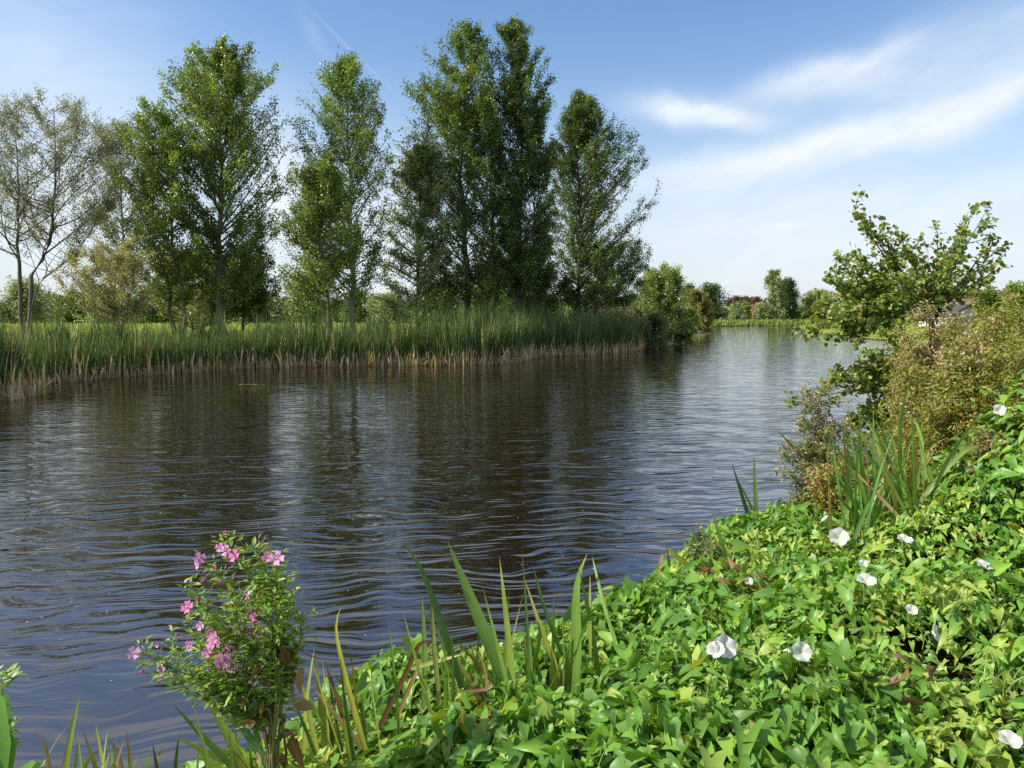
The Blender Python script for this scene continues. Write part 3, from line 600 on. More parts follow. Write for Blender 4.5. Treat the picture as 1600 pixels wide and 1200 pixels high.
def house(label, px, D, wx, wy, eave, ridge, wall, roof, rot=0.0, cat='house', gable_front=False, chim=True, nwin=3, name='house'):
    p = at(px, 495, D); r = thing(name, label, cat, (p[0], D, .4)); r.rotation_euler = (0, 0, rot)
    X, Y = wx/2, wy/2
    # walls with gable ends
    if gable_front:
        V = [(-X,-Y,0),(X,-Y,0),(X,-Y,eave),(0,-Y,ridge-.12),(-X,-Y,eave),(-X,Y,0),(X,Y,0),(X,Y,eave),(0,Y,ridge-.12),(-X,Y,eave)]
        F5 = [[0,1,2,3,4],[9,8,7,6,5]]; F4 = [[1,6,7,2],[0,4,9,5]]
        rv = [(-X-.4,-Y-.4,eave-.25),(0,-Y-.4,ridge),(X+.4,-Y-.4,eave-.25),(-X-.4,Y+.4,eave-.25),(0,Y+.4,ridge),(X+.4,Y+.4,eave-.25)]
    else:
        V = [(-X,-Y,0),(-X,Y,0),(-X,Y,eave),(-X,0,ridge-.12),(-X,-Y,eave),(X,-Y,0),(X,Y,0),(X,Y,eave),(X,0,ridge-.12),(X,-Y,eave)]
        F5 = [[0,4,3,2,1],[5,6,7,8,9]]; F4 = [[0,5,9,4],[1,2,7,6]]
        rv = [(-X-.4,-Y-.4,eave-.25),(-X-.4,0,ridge),(-X-.4,Y+.4,eave-.25),(X+.4,-Y-.4,eave-.25),(X+.4,0,ridge),(X+.4,Y+.4,eave-.25)]
    mk('wall', V, [np.array(F4), np.array(F5)], wall, r, smooth=False)
    rv = [(a, b, c+.02) for a, b, c in rv] + [(a, b, c+.18) for a, b, c in rv]
    rf = mk('roof', rv, [np.array([[6,7,10,9],[7,8,11,10],[0,3,4,1],[1,4,5,2],[0,1,7,6],[1,2,8,7],[3,9,10,4],[4,10,11,5],[0,6,9,3],[2,5,11,8]])], roof, r, smooth=False)
    if chim: box('chimney', (X*.5, X*.5+.7, -.35, .35, ridge-.8, ridge+1.1), M_brick, rf)
    for k in range(nwin):
        cx = -X + wx*(k+.5)/nwin
        zs = [1.0] + ([3.6] if eave > 4.6 else [])
        for z in zs:
            f = box('window', (cx-.62, cx+.62, -Y-.06, -Y-.005, z, z+1.2), M_white, r); box('pane', (cx-.52, cx+.52, -Y-.075, -Y-.063, z+.1, z+1.1), M_glass, f)
    d = box('door', (-X+.25, -X+1.15, -Y-.05, -Y-.005, .03, 2.05), M_roofdk, r)
    return r
house('distant house with a steep red tiled roof between the shrubs on the far bank', 1177, 275, 4.2, 6, 3.0, 5.6, M_brick, M_roofred, .3)
house('distant grey-roofed house beside the top of the purple-leaved tree', 1187, 300, 7, 7, 4.9, 7.6, M_white, M_roofdk, .1, gable_front=True)
house('long low white building behind the alder branches', 1380, 205, 8, 5, 1.4, 2.3, M_white, M_roofdk, .05, chim=False, nwin=6, name='bungalow')
house('dark-roofed bungalow with a white gable behind the thicket', 1486, 130, 6, 8, 2.2, 3.7, M_white, M_roofdk, .15, gable_front=True, chim=False, nwin=2, name='bungalow')
house('long brown-roofed house above the thicket at the right', 1532, 140, 20, 9, 4.0, 6.4, M_brick, M_brown, -.05, nwin=5)
house('pale building just visible low at the right edge', 1604, 120, 4, 4, 1.6, 2.6, M_white, M_brown, .0, chim=False, nwin=2, name='bungalow')
def post(px, D, h, label, sign):
    p = at(px, 498, D); r = thing('white_post', label, 'post', (p[0], D, .35)); t = Tubes(); t.add([(0,0,0),(0,0,h)], [.09,.07], 8, (.8,.8,.8)); t.build('pole', M_white, r)
    box('sign_board', (-.32, .32, -.16, -.12, h*.55, h*.55+.8), M_white, r); box('base', (-.3, .3, -.3, .3, -.1, .15), M_white, r)
post(1159, 192, 2.5, 'tall thin white post with a sign on the distant bank', True)
post(1126, 188, 1.3, 'short white marker post on the distant bank near the dark round tree', True)
# pale floating leaves / scum drifts on the river
def drift(px, py, L, label):
    c = gz(px, py, .004); rng = np.random.default_rng(int(px)); n = 26
    P = np.column_stack([rng.normal(0, L, n), rng.normal(0, .03, n), rng.uniform(.002, .012, n)]); a = rng.uniform(0, 2*PI, n)
    o = leaves('floating_leaves', LEAF4, P, np.stack([np.cos(a), np.sin(a), 0*a], 1), np.tile([0, 0, 1.], (n, 1)) + rng.normal(0, .05, (n, 3)), rng.uniform(.06, .13, n), mixc(rng, n, [(.30,.27,.16),(.2,.2,.11)]), M_reed, rng=rng, fold=.03, bend=.03)
    o.location = tuple(c); tag(o, label, 'floating leaves')
drift(58, 601, .3, 'pale drift of dead leaves floating beside the left reed clump')
drift(398, 601, .3, 'thin drift of dead leaves floating in front of the far reeds')

rng = np.random.default_rng(88); n = 240; yy = 5*(36/5)**rng.uniform(0, 1, n); xx = yy*rng.uniform(-.68, .22, n); ok = (sdist(np.column_stack([xx, yy])) < -.4) & (lump(xx, yy, .5, 33) > -.1); n = ok.sum()
aa = rng.uniform(0, 2*PI, n); sp = leaves('floating_specks', LEAF4, np.column_stack([xx[ok], yy[ok], np.full(n, .006)]), np.stack([np.cos(aa), np.sin(aa), 0*aa], 1), np.tile([0, 0, 1.], (n, 1)), rng.uniform(.008, .022, n)*(1+yy[ok]/18), mixc(rng, n, [(.5,.48,.38),(.35,.33,.2),(.22,.25,.1)]), M_reed, rng=rng, fold=.02, bend=.02)
tag(sp, 'tiny pale seeds and specks floating on the dark water', 'floating debris', kind='stuff')
# ------------------------------------------------------------------ near bank: bindweed blanket
BW = [(.11,.25,.028),(.165,.33,.038),(.08,.20,.025),(.21,.37,.042),(.12,.26,.05)]
NEWG = [(.30,.42,.07),(.36,.45,.09),(.25,.36,.06)]
def bindweed():
    rng = np.random.default_rng(101); n = 300000
    y = rng.uniform(.3, 12.5, n); x = rng.uniform(-3.6, 8.0, n); P = np.stack([x, y], 1)
    s = sdist(P); near = y < 11
    vis = (np.abs(x) < y*.72 + .9)
    p_keep = np.clip(1.15 - .045*y, .25, 1)*np.where(vis, 1, .25)
    ok = (s > -.36) & near & (rng.uniform(size=n) < p_keep) & ~((y > 7.6) & (rng.uniform(size=n) < .4)) & ~((x**2 + y**2) < 1.3)
    # water side only towards the river, thin out left where the bank is low
    ok &= ~((lump(x, y, 2.4, 99) > .40) & (s > .7) & (rng.uniform(size=n) < .80))
    P = P[ok]; s = s[ok]; n = len(P)
    e = .05; c0 = canopy_z(P); gx = (canopy_z(P + [e, 0])-c0)/e; gy = (canopy_z(P + [0, e])-c0)/e
    Ns = nrm(np.column_stack([-gx*.8, -gy*.8, np.ones(n)]))
    lay = rng.uniform(0, 1, n)**1.3
    size = rng.uniform(.036, .092, n)*np.where(rng.uniform(size=n) < .25, 1.25, .9)
    left = sst(-P[:, 0] + .25*P[:, 1], -1.2, 1.0); size *= (1 + .18*left)
    fine = lump(P[:, 0], P[:, 1], 2.3, 44) > .22
    size = np.where(fine & (rng.uniform(size=n) < .75), size*.55, size); size = size*np.where(rng.uniform(size=n) < .15, .6, 1.06)
    Z = c0 - lay*.22 + rng.normal(0, .018, n)
    pos = np.column_stack([P, Z]); pos += Ns*rng.normal(0, .02, n)[:, None]
    # leaves hang like shingles: tips down-slope / towards random, faces up and sunwards
    down = np.column_stack([gx, gy, 0*gx])*-1.0
    ax = nrm(down*.8 + rng.normal(0, .75, (n, 3))*[1, 1, .45] + [0, -.15, -.30])
    N = Ns + np.array(sundir)*.35 + rng.normal(0, .55, (n, 3))
    col = mixc(rng, n, BW, .18); new = fine & (rng.uniform(size=n) < .55) | (rng.uniform(size=n) < .10); new &= lay < .5
    col[new] = mixc(rng, new.sum(), NEWG, .1); ye = rng.uniform(size=n) < .004; col[ye] = mixc(rng, ye.sum(), [(.42,.34,.07),(.30,.17,.06)])
    asp = rng.uniform(.72, 1.1, n)
    o = leaves('bindweed_cover', BIND, pos, ax, N, size, col, M_leaf, rng=rng, fold=.50, bend=.55, wav=.035, aspect=asp)
    tag(o, 'dense blanket of bright green arrow-leaved bindweed covering the near bank', 'bindweed', kind='stuff')
    print('bindweed leaves', n)
    # twining stems and upright shoot tips
    tb = Tubes(); SP = []; SA = []; SN = []; SS = []
    for k in range(520):
        yy = rng.uniform(1.6, 9.0); xx = rng.uniform(-2.2, 5.2)
        if abs(xx) > yy*.72+.5: continue
        if sdist([[xx, yy]])[0] < -.3: continue
        z0 = canopy_z([[xx, yy]])[0]-.12; L = rng.uniform(.12, .34); d = nrm(np.array([rng.normal(0, .7), rng.normal(0, .7), 1.0]))
        q = np.linspace(0, 1, 6)[:, None]; B = np.array([xx, yy, z0]) + d*L*q + np.array([rng.normal(0, .05), rng.normal(0, .05), -.05])*q**2
        tb.add(B, .0028*(1.1-q[:, 0]*.7), 4, (.16,.24,.06), (.26,.32,.08))
        for j in range(rng.integers(4, 9)):
            g = rng.uniform(.35, 1); SP.append(B[0] + (B[-1]-B[0])*g); a = rng.uniform(0, 2*PI); SA.append((math.cos(a), math.sin(a), rng.uniform(-.2, .8))); SN.append((rng.normal(0, .3), rng.normal(0, .3), 1)); SS.append(.055*(1.25-g)+.012)
    tb.build('shoot_stems', M_stem, o)
    SP = np.array(SP); leaves('shoot_leaves', BIND, SP, np.array(SA), np.array(SN), np.array(SS), mixc(rng, len(SP), NEWG, .15), M_leaf, o, rng=rng, fold=.5, bend=.2)
    for ch in o.children: ch['kind'] = 'stuff'
    # nettle-like shoots and fine grass pushing through the blanket
    st = Tubes(); LP = []; LA = []; LS = []
    for k in range(620):
        yy = rng.uniform(1.8, 9.0); xx = rng.uniform(-2.0, 5.6)
        if abs(xx) > yy*.72+.5 or sdist([[xx, yy]])[0] < -.25 or lump(xx, yy, 1.7, 71) < .05: continue
        c = canopy_z([[xx, yy]])[0]; b = np.array([xx, yy, c-.16]); d = nrm(np.array([rng.normal(0, .3), rng.normal(0, .3), 1.0])); L = rng.uniform(.16, .30); t = b+d*L
        st.add([b, (b+t)/2, t], [.003, .0025, .0012], 4, (.14,.20,.06))
        for j in range(26):
            g = rng.uniform(.2, 1); a = rng.uniform(0, 2*PI); LP.append(b+(t-b)*g); LA.append((math.cos(a), math.sin(a), rng.uniform(-.1, .5))); LS.append((.062*(1.35-g))*rng.uniform(.6, 1.1))
    LP = np.array(LP); nn_ = len(LP)
    h = leaves('bank_weeds', LANCE, LP, np.array(LA), rng.normal(0, .3, (nn_, 3))+[0, 0, 1], np.array(LS), mixc(rng, nn_, [(.22,.36,.06),(.15,.28,.05),(.30,.42,.08)], .2), M_leaf, rng=rng, fold=.4, bend=.5, aspect=rng.uniform(.9, 1.9, nn_))
    tag(h, 'small narrow-leaved weeds growing up through the bindweed', 'weeds', kind='stuff'); s2 = st.build('weed_stems', M_stem, h); s2['kind'] = 'stuff'
    n = 3000; yy = rng.uniform(1.8, 8.5, n); xx = rng.uniform(-2.2, 5.6, n); ok = (np.abs(xx) < yy*.72+.5) & (sdist(np.column_stack([xx, yy])) > -.3) & (lump(xx, yy, 1.2, 72) > .12); P = np.column_stack([xx, yy])[ok]; n = len(P)
    c = mixc(rng, n, [(.20,.30,.08),(.14,.24,.06),(.34,.32,.14)], .2)
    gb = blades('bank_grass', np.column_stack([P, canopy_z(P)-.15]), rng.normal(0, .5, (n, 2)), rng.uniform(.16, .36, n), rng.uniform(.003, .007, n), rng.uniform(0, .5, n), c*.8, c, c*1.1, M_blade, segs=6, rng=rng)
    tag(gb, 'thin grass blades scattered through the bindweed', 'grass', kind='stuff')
bindweed()

# white trumpet flowers
def disc_flower(name, P, N, R, col_in, col_out, parent=None, mat=M_petal, lobes=5, depth=.55, notch=.10, rng=None, segs=20):
    """funnel: throat to frilled rim"""
    rng = rng or np.random.default_rng(3); N = nrm(np.array(N, float)); ref = np.array([0, 0, 1.]) if abs(N[2]) < .9 else np.array([1., 0, 0])
    u = nrm(np.cross(N, ref)); v = np.cross(N, u); a = np.arange(segs)*2*PI/segs
    rings = [(.01, -depth*.85), (.16, -depth*.8), (.38, -depth*.34), (.75, -.06), (1.0, .0)]; V = []; C = []
    for k, (r, h) in enumerate(rings):
        w = 1 - (notch*(.5+.5*np.cos(a*lobes))**2 if k == 4 else 0) + (rng.normal(0, .03, segs) if k >= 3 else 0)
        hh = h + (.09*np.cos(a*lobes+1) + .04*np.cos(a*lobes*2) + rng.normal(0, .03, segs) if k >= 3 else 0)
        V.append(R*((r*w*np.cos(a))[:, None]*u + (r*w*np.sin(a))[:, None]*v + (hh*np.ones(segs))[:, None]*N)); f = min(1, k/3)
        C.append((np.array(col_in)*(1-f)+np.array(col_out)*f)[None]*(.90+.10*np.cos(a*lobes))[:, None])
    i = np.arange(4)[:, None]*segs; j = np.arange(segs)[None]; F = np.stack([i+j, i+(j+1) % segs, i+segs+(j+1) % segs, i+segs+j], -1).reshape(-1, 4)
    return mk(name, np.concatenate(V)+P, [F], mat, parent, np.concatenate(C))
wf = [(1134,1010,.066,'large white bindweed flower, right one of the touching pair',(.25,-.75,.6)),
 (1118,1014,.05,'smaller white bindweed flower tucked behind the left of the touching pair',(-.3,-.5,.75)),
 (1253,1018,.052,'round white bindweed flower facing outward, right of the touching pair',(0,-.85,.5)),
 (1311,838,.052,'white bindweed flower near the top of the bank below the sedge clump',(-.2,-.7,.6)),
 (1414,841,.040,'white bindweed flower seen edge-on at the foot of the sedge clump',(.1,-.3,.95)),
 (1354,905,.050,'white bindweed flower in the middle of the right bank, tilted upwards',(0,-.35,.9)),
 (1540,882,.042,'white bindweed flower seen flat near the right edge of the picture',(.1,-.25,.95)),
 (1463,988,.046,'white bindweed flower turned sideways above the dark hollow',(.75,-.6,.3)),
 (1425,952,.030,'small half-open white bindweed flower above the sideways one',(0,-.6,.7)),
 (1579,1154,.052,'white bindweed flower in the lower right corner',(.0,-.35,.9)),
 (1562,640,.030,'white bindweed flower high on the climbing leaves at the right edge',(-.3,-.8,.4)),
 (657,1055,.030,'white bindweed flower half hidden left of the iris blades',(-.3,-.8,.4)),
 (1350,880,.026,'tiny white bindweed flower just above the middle flower of the right bank',(0,-.5,.8)),
 (1170,907,.026,'small white bindweed flower beside withered brown leaves',(.1,-.6,.7))]
for i, (px, py, R, lab, N) in enumerate(wf):
    p = hit_canopy(px, py, .055); r = thing('bindweed_flower', lab, 'flower', tuple(p), 'white bindweed flowers')
    rg = np.random.default_rng(200+i); N_ = nrm(np.array(N)); R = R*np.linalg.norm(p-[0, 0, CAMZ])/3.4*.76
    disc_flower('corolla', np.zeros(3), N_, R, (.55,.6,.35), (.70,.70,.68), r, rng=rg, segs=30)
    t = Tubes(); t.add([-N_*R*.62, -N_*R*.9, -N_*R*1.1+[0, 0, -.02]], [R*.16, R*.2, R*.06], 7, (.14,.24,.06)); t.add([-N_*R*1.05, -N_*R*1.3+[0, 0, -.08]], [.003, .003], 4, (.14,.22,.06)); t.build('calyx', M_stem, r)
for i, (px, py, d, lab) in enumerate([(1220,1022,(.7,-.2,.4),'furled white bindweed bud left of the round flower'),(1283,816,(.5,-.3,.7),'furled cream bindweed bud near the top of the bank'),(1062,862,(.2,-.2,-.8),'drooping white bindweed bud at the water side of the bank')]):
    p = hit_canopy(px, py, .05); r = thing('bindweed_bud', lab, 'flower bud', tuple(p)); d = nrm(np.array(d))
    t = Tubes(); q = np.linspace(0, 1, 7); t.add(d[None]*q[:, None]*.075, .014*np.sin(.35+q*2.6)+.001, 8, (.6,.62,.42), (.8,.8,.72)); t.build('petals', M_petal, r)
    t = Tubes(); t.add([d*.016, -d*.012], [.013, .007], 7, (.14,.24,.06)); t.build('calyx', M_stem, r)

# ------------------------------------------------------------------ iris and sedge blades, one mesh per leaf
def blade_path(base, tip, side=0.0, hook=0.0, n=12, bow=0.0):
    b, t = np.array(base, float), np.array(tip, float); s = np.linspace(0, 1, n)[:, None]; d = t-b; L = np.linalg.norm(d)
    p = b + d*s + np.array([side*L, bow*L, 0])*np.sin(s*PI)*.5
    if hook: hs = np.clip((s-.72)/.28, 0, 1)**2; p = p + np.array([hook*.16*L, 0, -.10*L*abs(hook)])*hs
    return p
def blade_mesh(P, wd, cb, cm, ct, parent, org, name='leaf', face=(0, -1, 0), tipf=.9, edge=None, roll=0.0, rng=None):
    rng = rng or np.random.default_rng(5); n = len(P); t = nrm(np.gradient(P, axis=0)); f = nrm(np.array(face, float) + rng.normal(0, .35, 3))
    sd = nrm(np.cross(t, f)); nr = nrm(np.cross(sd, t)); s = np.linspace(0, 1, n); w = wd*.5*np.clip((.72+.28*np.sin(s*PI*.8+.3)) * (1-s**5.0)*(1-.25*s), .004, 1)
    c, sn = np.cos(roll*s), np.sin(roll*s); sd2 = sd*c[:, None] + nr*sn[:, None]; nr2 = nr*c[:, None]-sd*sn[:, None]
    L = P - sd2*w[:, None] + nr2*w[:, None]*.25; R = P + sd2*w[:, None] + nr2*w[:, None]*.25
    V = np.stack([L, P, R], 1).reshape(-1, 3)-org; i = np.arange(n-1)*3; F = np.concatenate([np.stack([i, i+1, i+4, i+3], -1), np.stack([i+1, i+2, i+5, i+4], -1)])
    ss_ = s[:, None]; c_ = np.where(ss_ < .45, np.array(cb)*(1-ss_/.45)+np.array(cm)*ss_/.45, np.array(cm)); k = np.clip((ss_-tipf)/(1-tipf+1e-6), 0, 1); c_ = c_*(1-k)+np.array(ct)*k
    c_ = c_*rng.uniform(.85, 1.15, (n, 1)); cc = np.stack([c_, c_*1.15, c_], 1)
    if edge is not None: g = rng.uniform(0, 1, n)[:, None]**1.5; cc[:, 0] = cc[:, 0]*(1-g)+np.array(edge)*g
    luv = np.stack([np.stack([-1+0*s, s, 0*s], 1), np.stack([0*s, s, 0*s], 1), np.stack([1+0*s, s, 0*s], 1)], 1)
    return mk(name, V, [F], M_iris, parent, cc.reshape(-1, 3), luv.reshape(-1, 3))
IG = (.12,.22,.035); IGD = (.07,.15,.04); IY = (.22,.26,.035); BR = (.13,.06,.03); TAN = (.34,.24,.11); ORG = (.30,.12,.03)
def clump(name, label, cat, items, D, seed, extra=()):
    rng = np.random.default_rng(seed); b0 = items[0]; o0 = at(b0[0][0], b0[0][1], D); o0 = np.array([o0[0], D, o0[2]-.3]); r = thing(name, label, cat, tuple(o0))
    for (bx0, bx1, by, l0, l1, cnt) in extra:
        for _ in range(cnt):
            bx = rng.uniform(bx0, bx1); L_ = rng.uniform(l0, l1); items = items + [((bx, by+rng.uniform(-25, 25)), (bx+rng.normal(-.08, .22)*L_, by-L_), rng.uniform(3, 8), tuple(mixc(rng, 1, [IG, IGD, IY, (.14,.26,.05), TAN if rng.uniform() < .3 else IG], .15)[0]), {'tip': BR if rng.uniform() < .5 else IY, 'tf': .85, 'hook': float(rng.choice([0, 0, .4, -.5])), 'd': rng.uniform(-.2, .2)})]
    for it in items:
        (bx, by), (tx, ty), wpx, cm = it[:4]; opt = it[4] if len(it) > 4 else {}
        dD = opt.get('d', rng.uniform(-.08, .08)); B = at(bx, by, D+dD); Tp = at(tx, ty, D+dD+opt.get('dd', rng.uniform(-.05, .1)))
        dirn = nrm(B-Tp); B = B + dirn*.30*(0 if opt.get('nob') else 1)
        P = blade_path(B, Tp, opt.get('side', rng.uniform(-.06, .06)), opt.get('hook', 0)); wd = wpx*np.linalg.norm(B-[0, 0, CAMZ])/1200*1.15
        if 'via' in opt:
            pts = [B] + [at(a, b, D+dD) for a, b in opt['via']] + [Tp]; pts = np.array(pts); s = np.linspace(0, 1, len(pts)); q = np.linspace(0, 1, 16)
            P = np.stack([np.interp(q, s, pts[:, k]) for k in range(3)], 1); P[1:-1] = (P[:-2]+2*P[1:-1]+P[2:])/4; P[1:-1] = (P[:-2]+2*P[1:-1]+P[2:])/4
        blade_mesh(P, wd, np.array(cm)*.8, cm, opt.get('tip', BR), r, o0, tipf=opt.get('tf', .93), edge=opt.get('edge'), roll=opt.get('roll', rng.uniform(-.5, .5)), rng=rng)
    return r
clump('iris_clump', 'clump of tall yellow flag iris blades rising in front of the dark water at centre', 'iris plant', [
 ((782,1045),(699,845),19,IG,{'tip':ORG,'dd':.1}),((772,1030),(705,852),10,(.16,.27,.05)),((700,1010),(640,835),11,IGD,{'hook':-.3}),
 ((798,1060),(780,868),12,(.16,.25,.04),{'tip':ORG,'edge':(.30,.22,.05)}),((822,1105),(815,850),5,IGD),((876,1040),(820,905),9,IY,{'tip':TAN,'tf':.7,'edge':BR}),
 ((890,1085),(896,852),19,IG,{'hook':.4,'tip':TAN}),((878,1110),(930,948),15,(.13,.23,.035),{'via':[(885,1060),(902,990)],'hook':0}),((866,1100),(860,1010),13,(.24,.33,.05)),
 ((775,1030),(768,960),7,IGD),((740,1080),(700,1010),10,IY,{'edge':BR}),((678,990),(672,915),7,IY,{'edge':BR}),((660,995),(659,930),8,IG,{'tip':BR}),((698,1040),(693,990),7,(.25,.3,.05)),
 ((850,935),(832,880),6,IGD),((935,905),(925,868),7,IG),((918,960),(905,890),7,IG),((922,930),(922,895),5,IY),((760,1055),(712,1000),8,IY,{'tip':BR,'tf':.5,'edge':BR}),
 ((630,1080),(678,1000),7,BR,{'via':[(640,1040),(655,1005)]}),((640,1082),(675,1005),6,TAN,{'via':[(650,1050),(668,1015)]}),((642,1045),(725,1022),6,(.35,.36,.12),{'nob':1}),
 ((780,1130),(770,1060),6,BR,{'tip':BR}),((850,1130),(848,1075),4,(.2,.25,.15))], 3.35, 61, [(660,800,1075,60,170,15),(800,930,1060,60,140,9)])
clump('iris_clump', 'small clump of yellowing iris blades with brown edges left of the central clump', 'iris plant', [
 ((545,1060),(515,935),10,(.28,.30,.04),{'hook':.5,'tip':BR,'edge':BR}),((487,1060),(492,1010),8,IY,{'edge':BR,'tip':BR}),((500,1105),(490,1015),8,(.25,.3,.05),{'edge':BR}),((520,1100),(470,1055),7,IG),
 ((480,1110),(470,1060),8,IY),((485,1190),(478,1110),12,(.22,.3,.05)),((570,1180),(566,1085),9,(.14,.2,.05)),((614,1050),(606,965),4,IG),((553,1075),(545,1000),6,BR,{'tip':BR}),((525,1095),(505,1025),6,BR,{'tip':BR}),
 ((532,1125),(490,1075),7,TAN,{'via':[(515,1105)]}),((520,1190),(515,1120),10,BR,{'tip':TAN}),((515,1060),(508,1022),4,(.03,.02,.02))], 3.15, 62, [(470,600,1130,50,120,11)])
clump('iris_clump', 'iris blades leaning left below the pink-flowered plant', 'iris plant', [
 ((362,1170),(306,1055),15,(.20,.27,.05),{'tip':IY,'edge':(.35,.3,.06)}),((392,1160),(322,1055),13,(.10,.22,.08)),((335,1165),(270,1100),9,(.10,.20,.04),{'tip':(.02,.02,.02)}),((325,1175),(270,1150),8,IY,{'tip':TAN}),
 ((372,1170),(362,1120),9,(.2,.3,.04)),((400,1165),(385,1085),9,(.12,.24,.06)),((418,1170),(400,1100),6,BR,{'tip':BR}),((278,1195),(280,1145),6,IGD),((405,1190),(402,1120),7,IG)], 2.7, 63, [(300,430,1185,40,110,8)])
clump('iris_clump', 'short iris blades sticking up at the lower left corner of the bank', 'iris plant', [
 ((107,1215),(126,1078),9,(.19,.27,.035),{'tip':BR,'side':-.05,'edge':(.16,.08,.03)}),((152,1210),(130,1142),8,(.26,.26,.04),{'edge':BR}),((168,1200),(148,1124),8,IY,{'edge':BR,'tip':BR}),((130,1220),(123,1175),6,IG),
 ((205,1200),(198,1140),8,IY,{'tip':BR,'tf':.5}),((182,1200),(196,1150),9,TAN),((245,1195),(238,1160),6,(.05,.03,.02)),((160,1215),(175,1165),7,TAN)], 2.5, 64, [(70,260,1205,25,80,9)])
clump('iris_clump', 'two thin dark iris leaves standing in the water beyond the bank', 'iris plant', [
 ((1172,812),(1143,722),7,IGD),((1180,815),(1150,745),5,IG),((1182,800),(1178,708),6,(.09,.18,.04)),((1262,778),(1218,718),6,IG,{'tip':TAN}),((1275,735),(1212,670),6,IG,{'tip':TAN})], 7.0, 65)
clump('iris_clump', 'short bent iris leaves at the water edge of the bindweed bank', 'iris plant', [
 ((1126,835),(1113,796),6,IG,{'tip':BR}),((1045,885),(1041,850),6,IG),((1060,880),(1038,865),8,IY,{'tip':TAN,'via':[(1050,862)]}),((1036,890),(1043,862),5,TAN,{'via':[(1033,868)]}),((1108,845),(1107,812),5,IG)], 5.6, 66)

# big sedge / iris clump on the right
def sedge():
    rng = np.random.default_rng(70); D = 5.6; o0 = np.array([at(1400, 820, D)[0], D, .55]); r = thing('sedge_clump', 'big clump of long arching green sedge blades at the right of the bank', 'sedge', tuple(o0))
    special = [((1408,800),(1425,583),8,(.17,.25,.05),{'via':[(1405,720),(1406,650)],'tip':TAN,'tf':.75}),((1462,800),(1582,762),7,(.17,.24,.05),{'via':[(1475,735),(1515,695),(1548,700),(1560,735)],'tip':TAN,'tf':.6}),
      ((1455,800),(1540,632),7,(.17,.26,.08),{'via':[(1475,725)]}),((1448,795),(1478,728),6,ORG,{'via':[(1455,755)],'tip':ORG}),((1415,780),(1437,678),4,ORG,{}),((1460,800),(1552,768),6,IG,{'via':[(1490,765),(1520,756)],'tip':TAN}),
      ((1345,815),(1280,742),4,IG,{}),((1428,800),(1408,775),6,(.38,.38,.16),{'nob':1})]
    items = list(special)
    for k in range(91):
        bx = 1400 + rng.normal(0, 40); l = rng.uniform(-1, 1); L = rng.uniform(100, 205)*(1-.15*abs(l)); ty = 815-L; tx = bx + l*85 - 12
        opt = {'side': rng.uniform(-.05, .05) + .08*l*-1, 'd': rng.uniform(-.35, .35)}
        if rng.uniform() < .3: opt['hook'] = float(np.sign(l)*rng.uniform(.3, 1.0))
        c = mixc(rng, 1, [IG, IGD, (.10,.20,.06), (.17,.26,.05)], .2)[0]
        if rng.uniform() < .10: c = np.array(TAN)*rng.uniform(.7, 1.1)
        if rng.uniform() < .3: opt['tip'] = TAN; opt['tf'] = .75
        items.append(((bx, 815), (tx, ty), rng.uniform(3.2, 7.0), tuple(c*1.35), opt))
    for it in items:
        (bx, by), (tx, ty), wpx, cm, opt = it; dD = opt.get('d', rng.uniform(-.25, 0)); B = at(bx, by, D+dD); Tp = at(tx, ty, D+dD+rng.uniform(-.2, .2))
        B = B + nrm(B-Tp)*(.25 if not opt.get('nob') else 0); wd = wpx*6.3/1200*1.1
        P = blade_path(B, Tp, opt.get('side', 0), opt.get('hook', 0))
        if 'via' in opt:
            pts = np.array([B] + [at(a, b, D+dD) for a, b in opt['via']] + [Tp]); s = np.linspace(0, 1, len(pts)); q = np.linspace(0, 1, 18)
            P = np.stack([np.interp(q, s, pts[:, k]) for k in range(3)], 1)
            for _ in range(3): P[1:-1] = (P[:-2]+2*P[1:-1]+P[2:])/4
        blade_mesh(P, wd, np.array(cm)*.75, cm, opt.get('tip', np.array(cm)*.9), r, o0, tipf=opt.get('tf', .93), roll=rng.uniform(-.8, .8), rng=rng)
sedge()

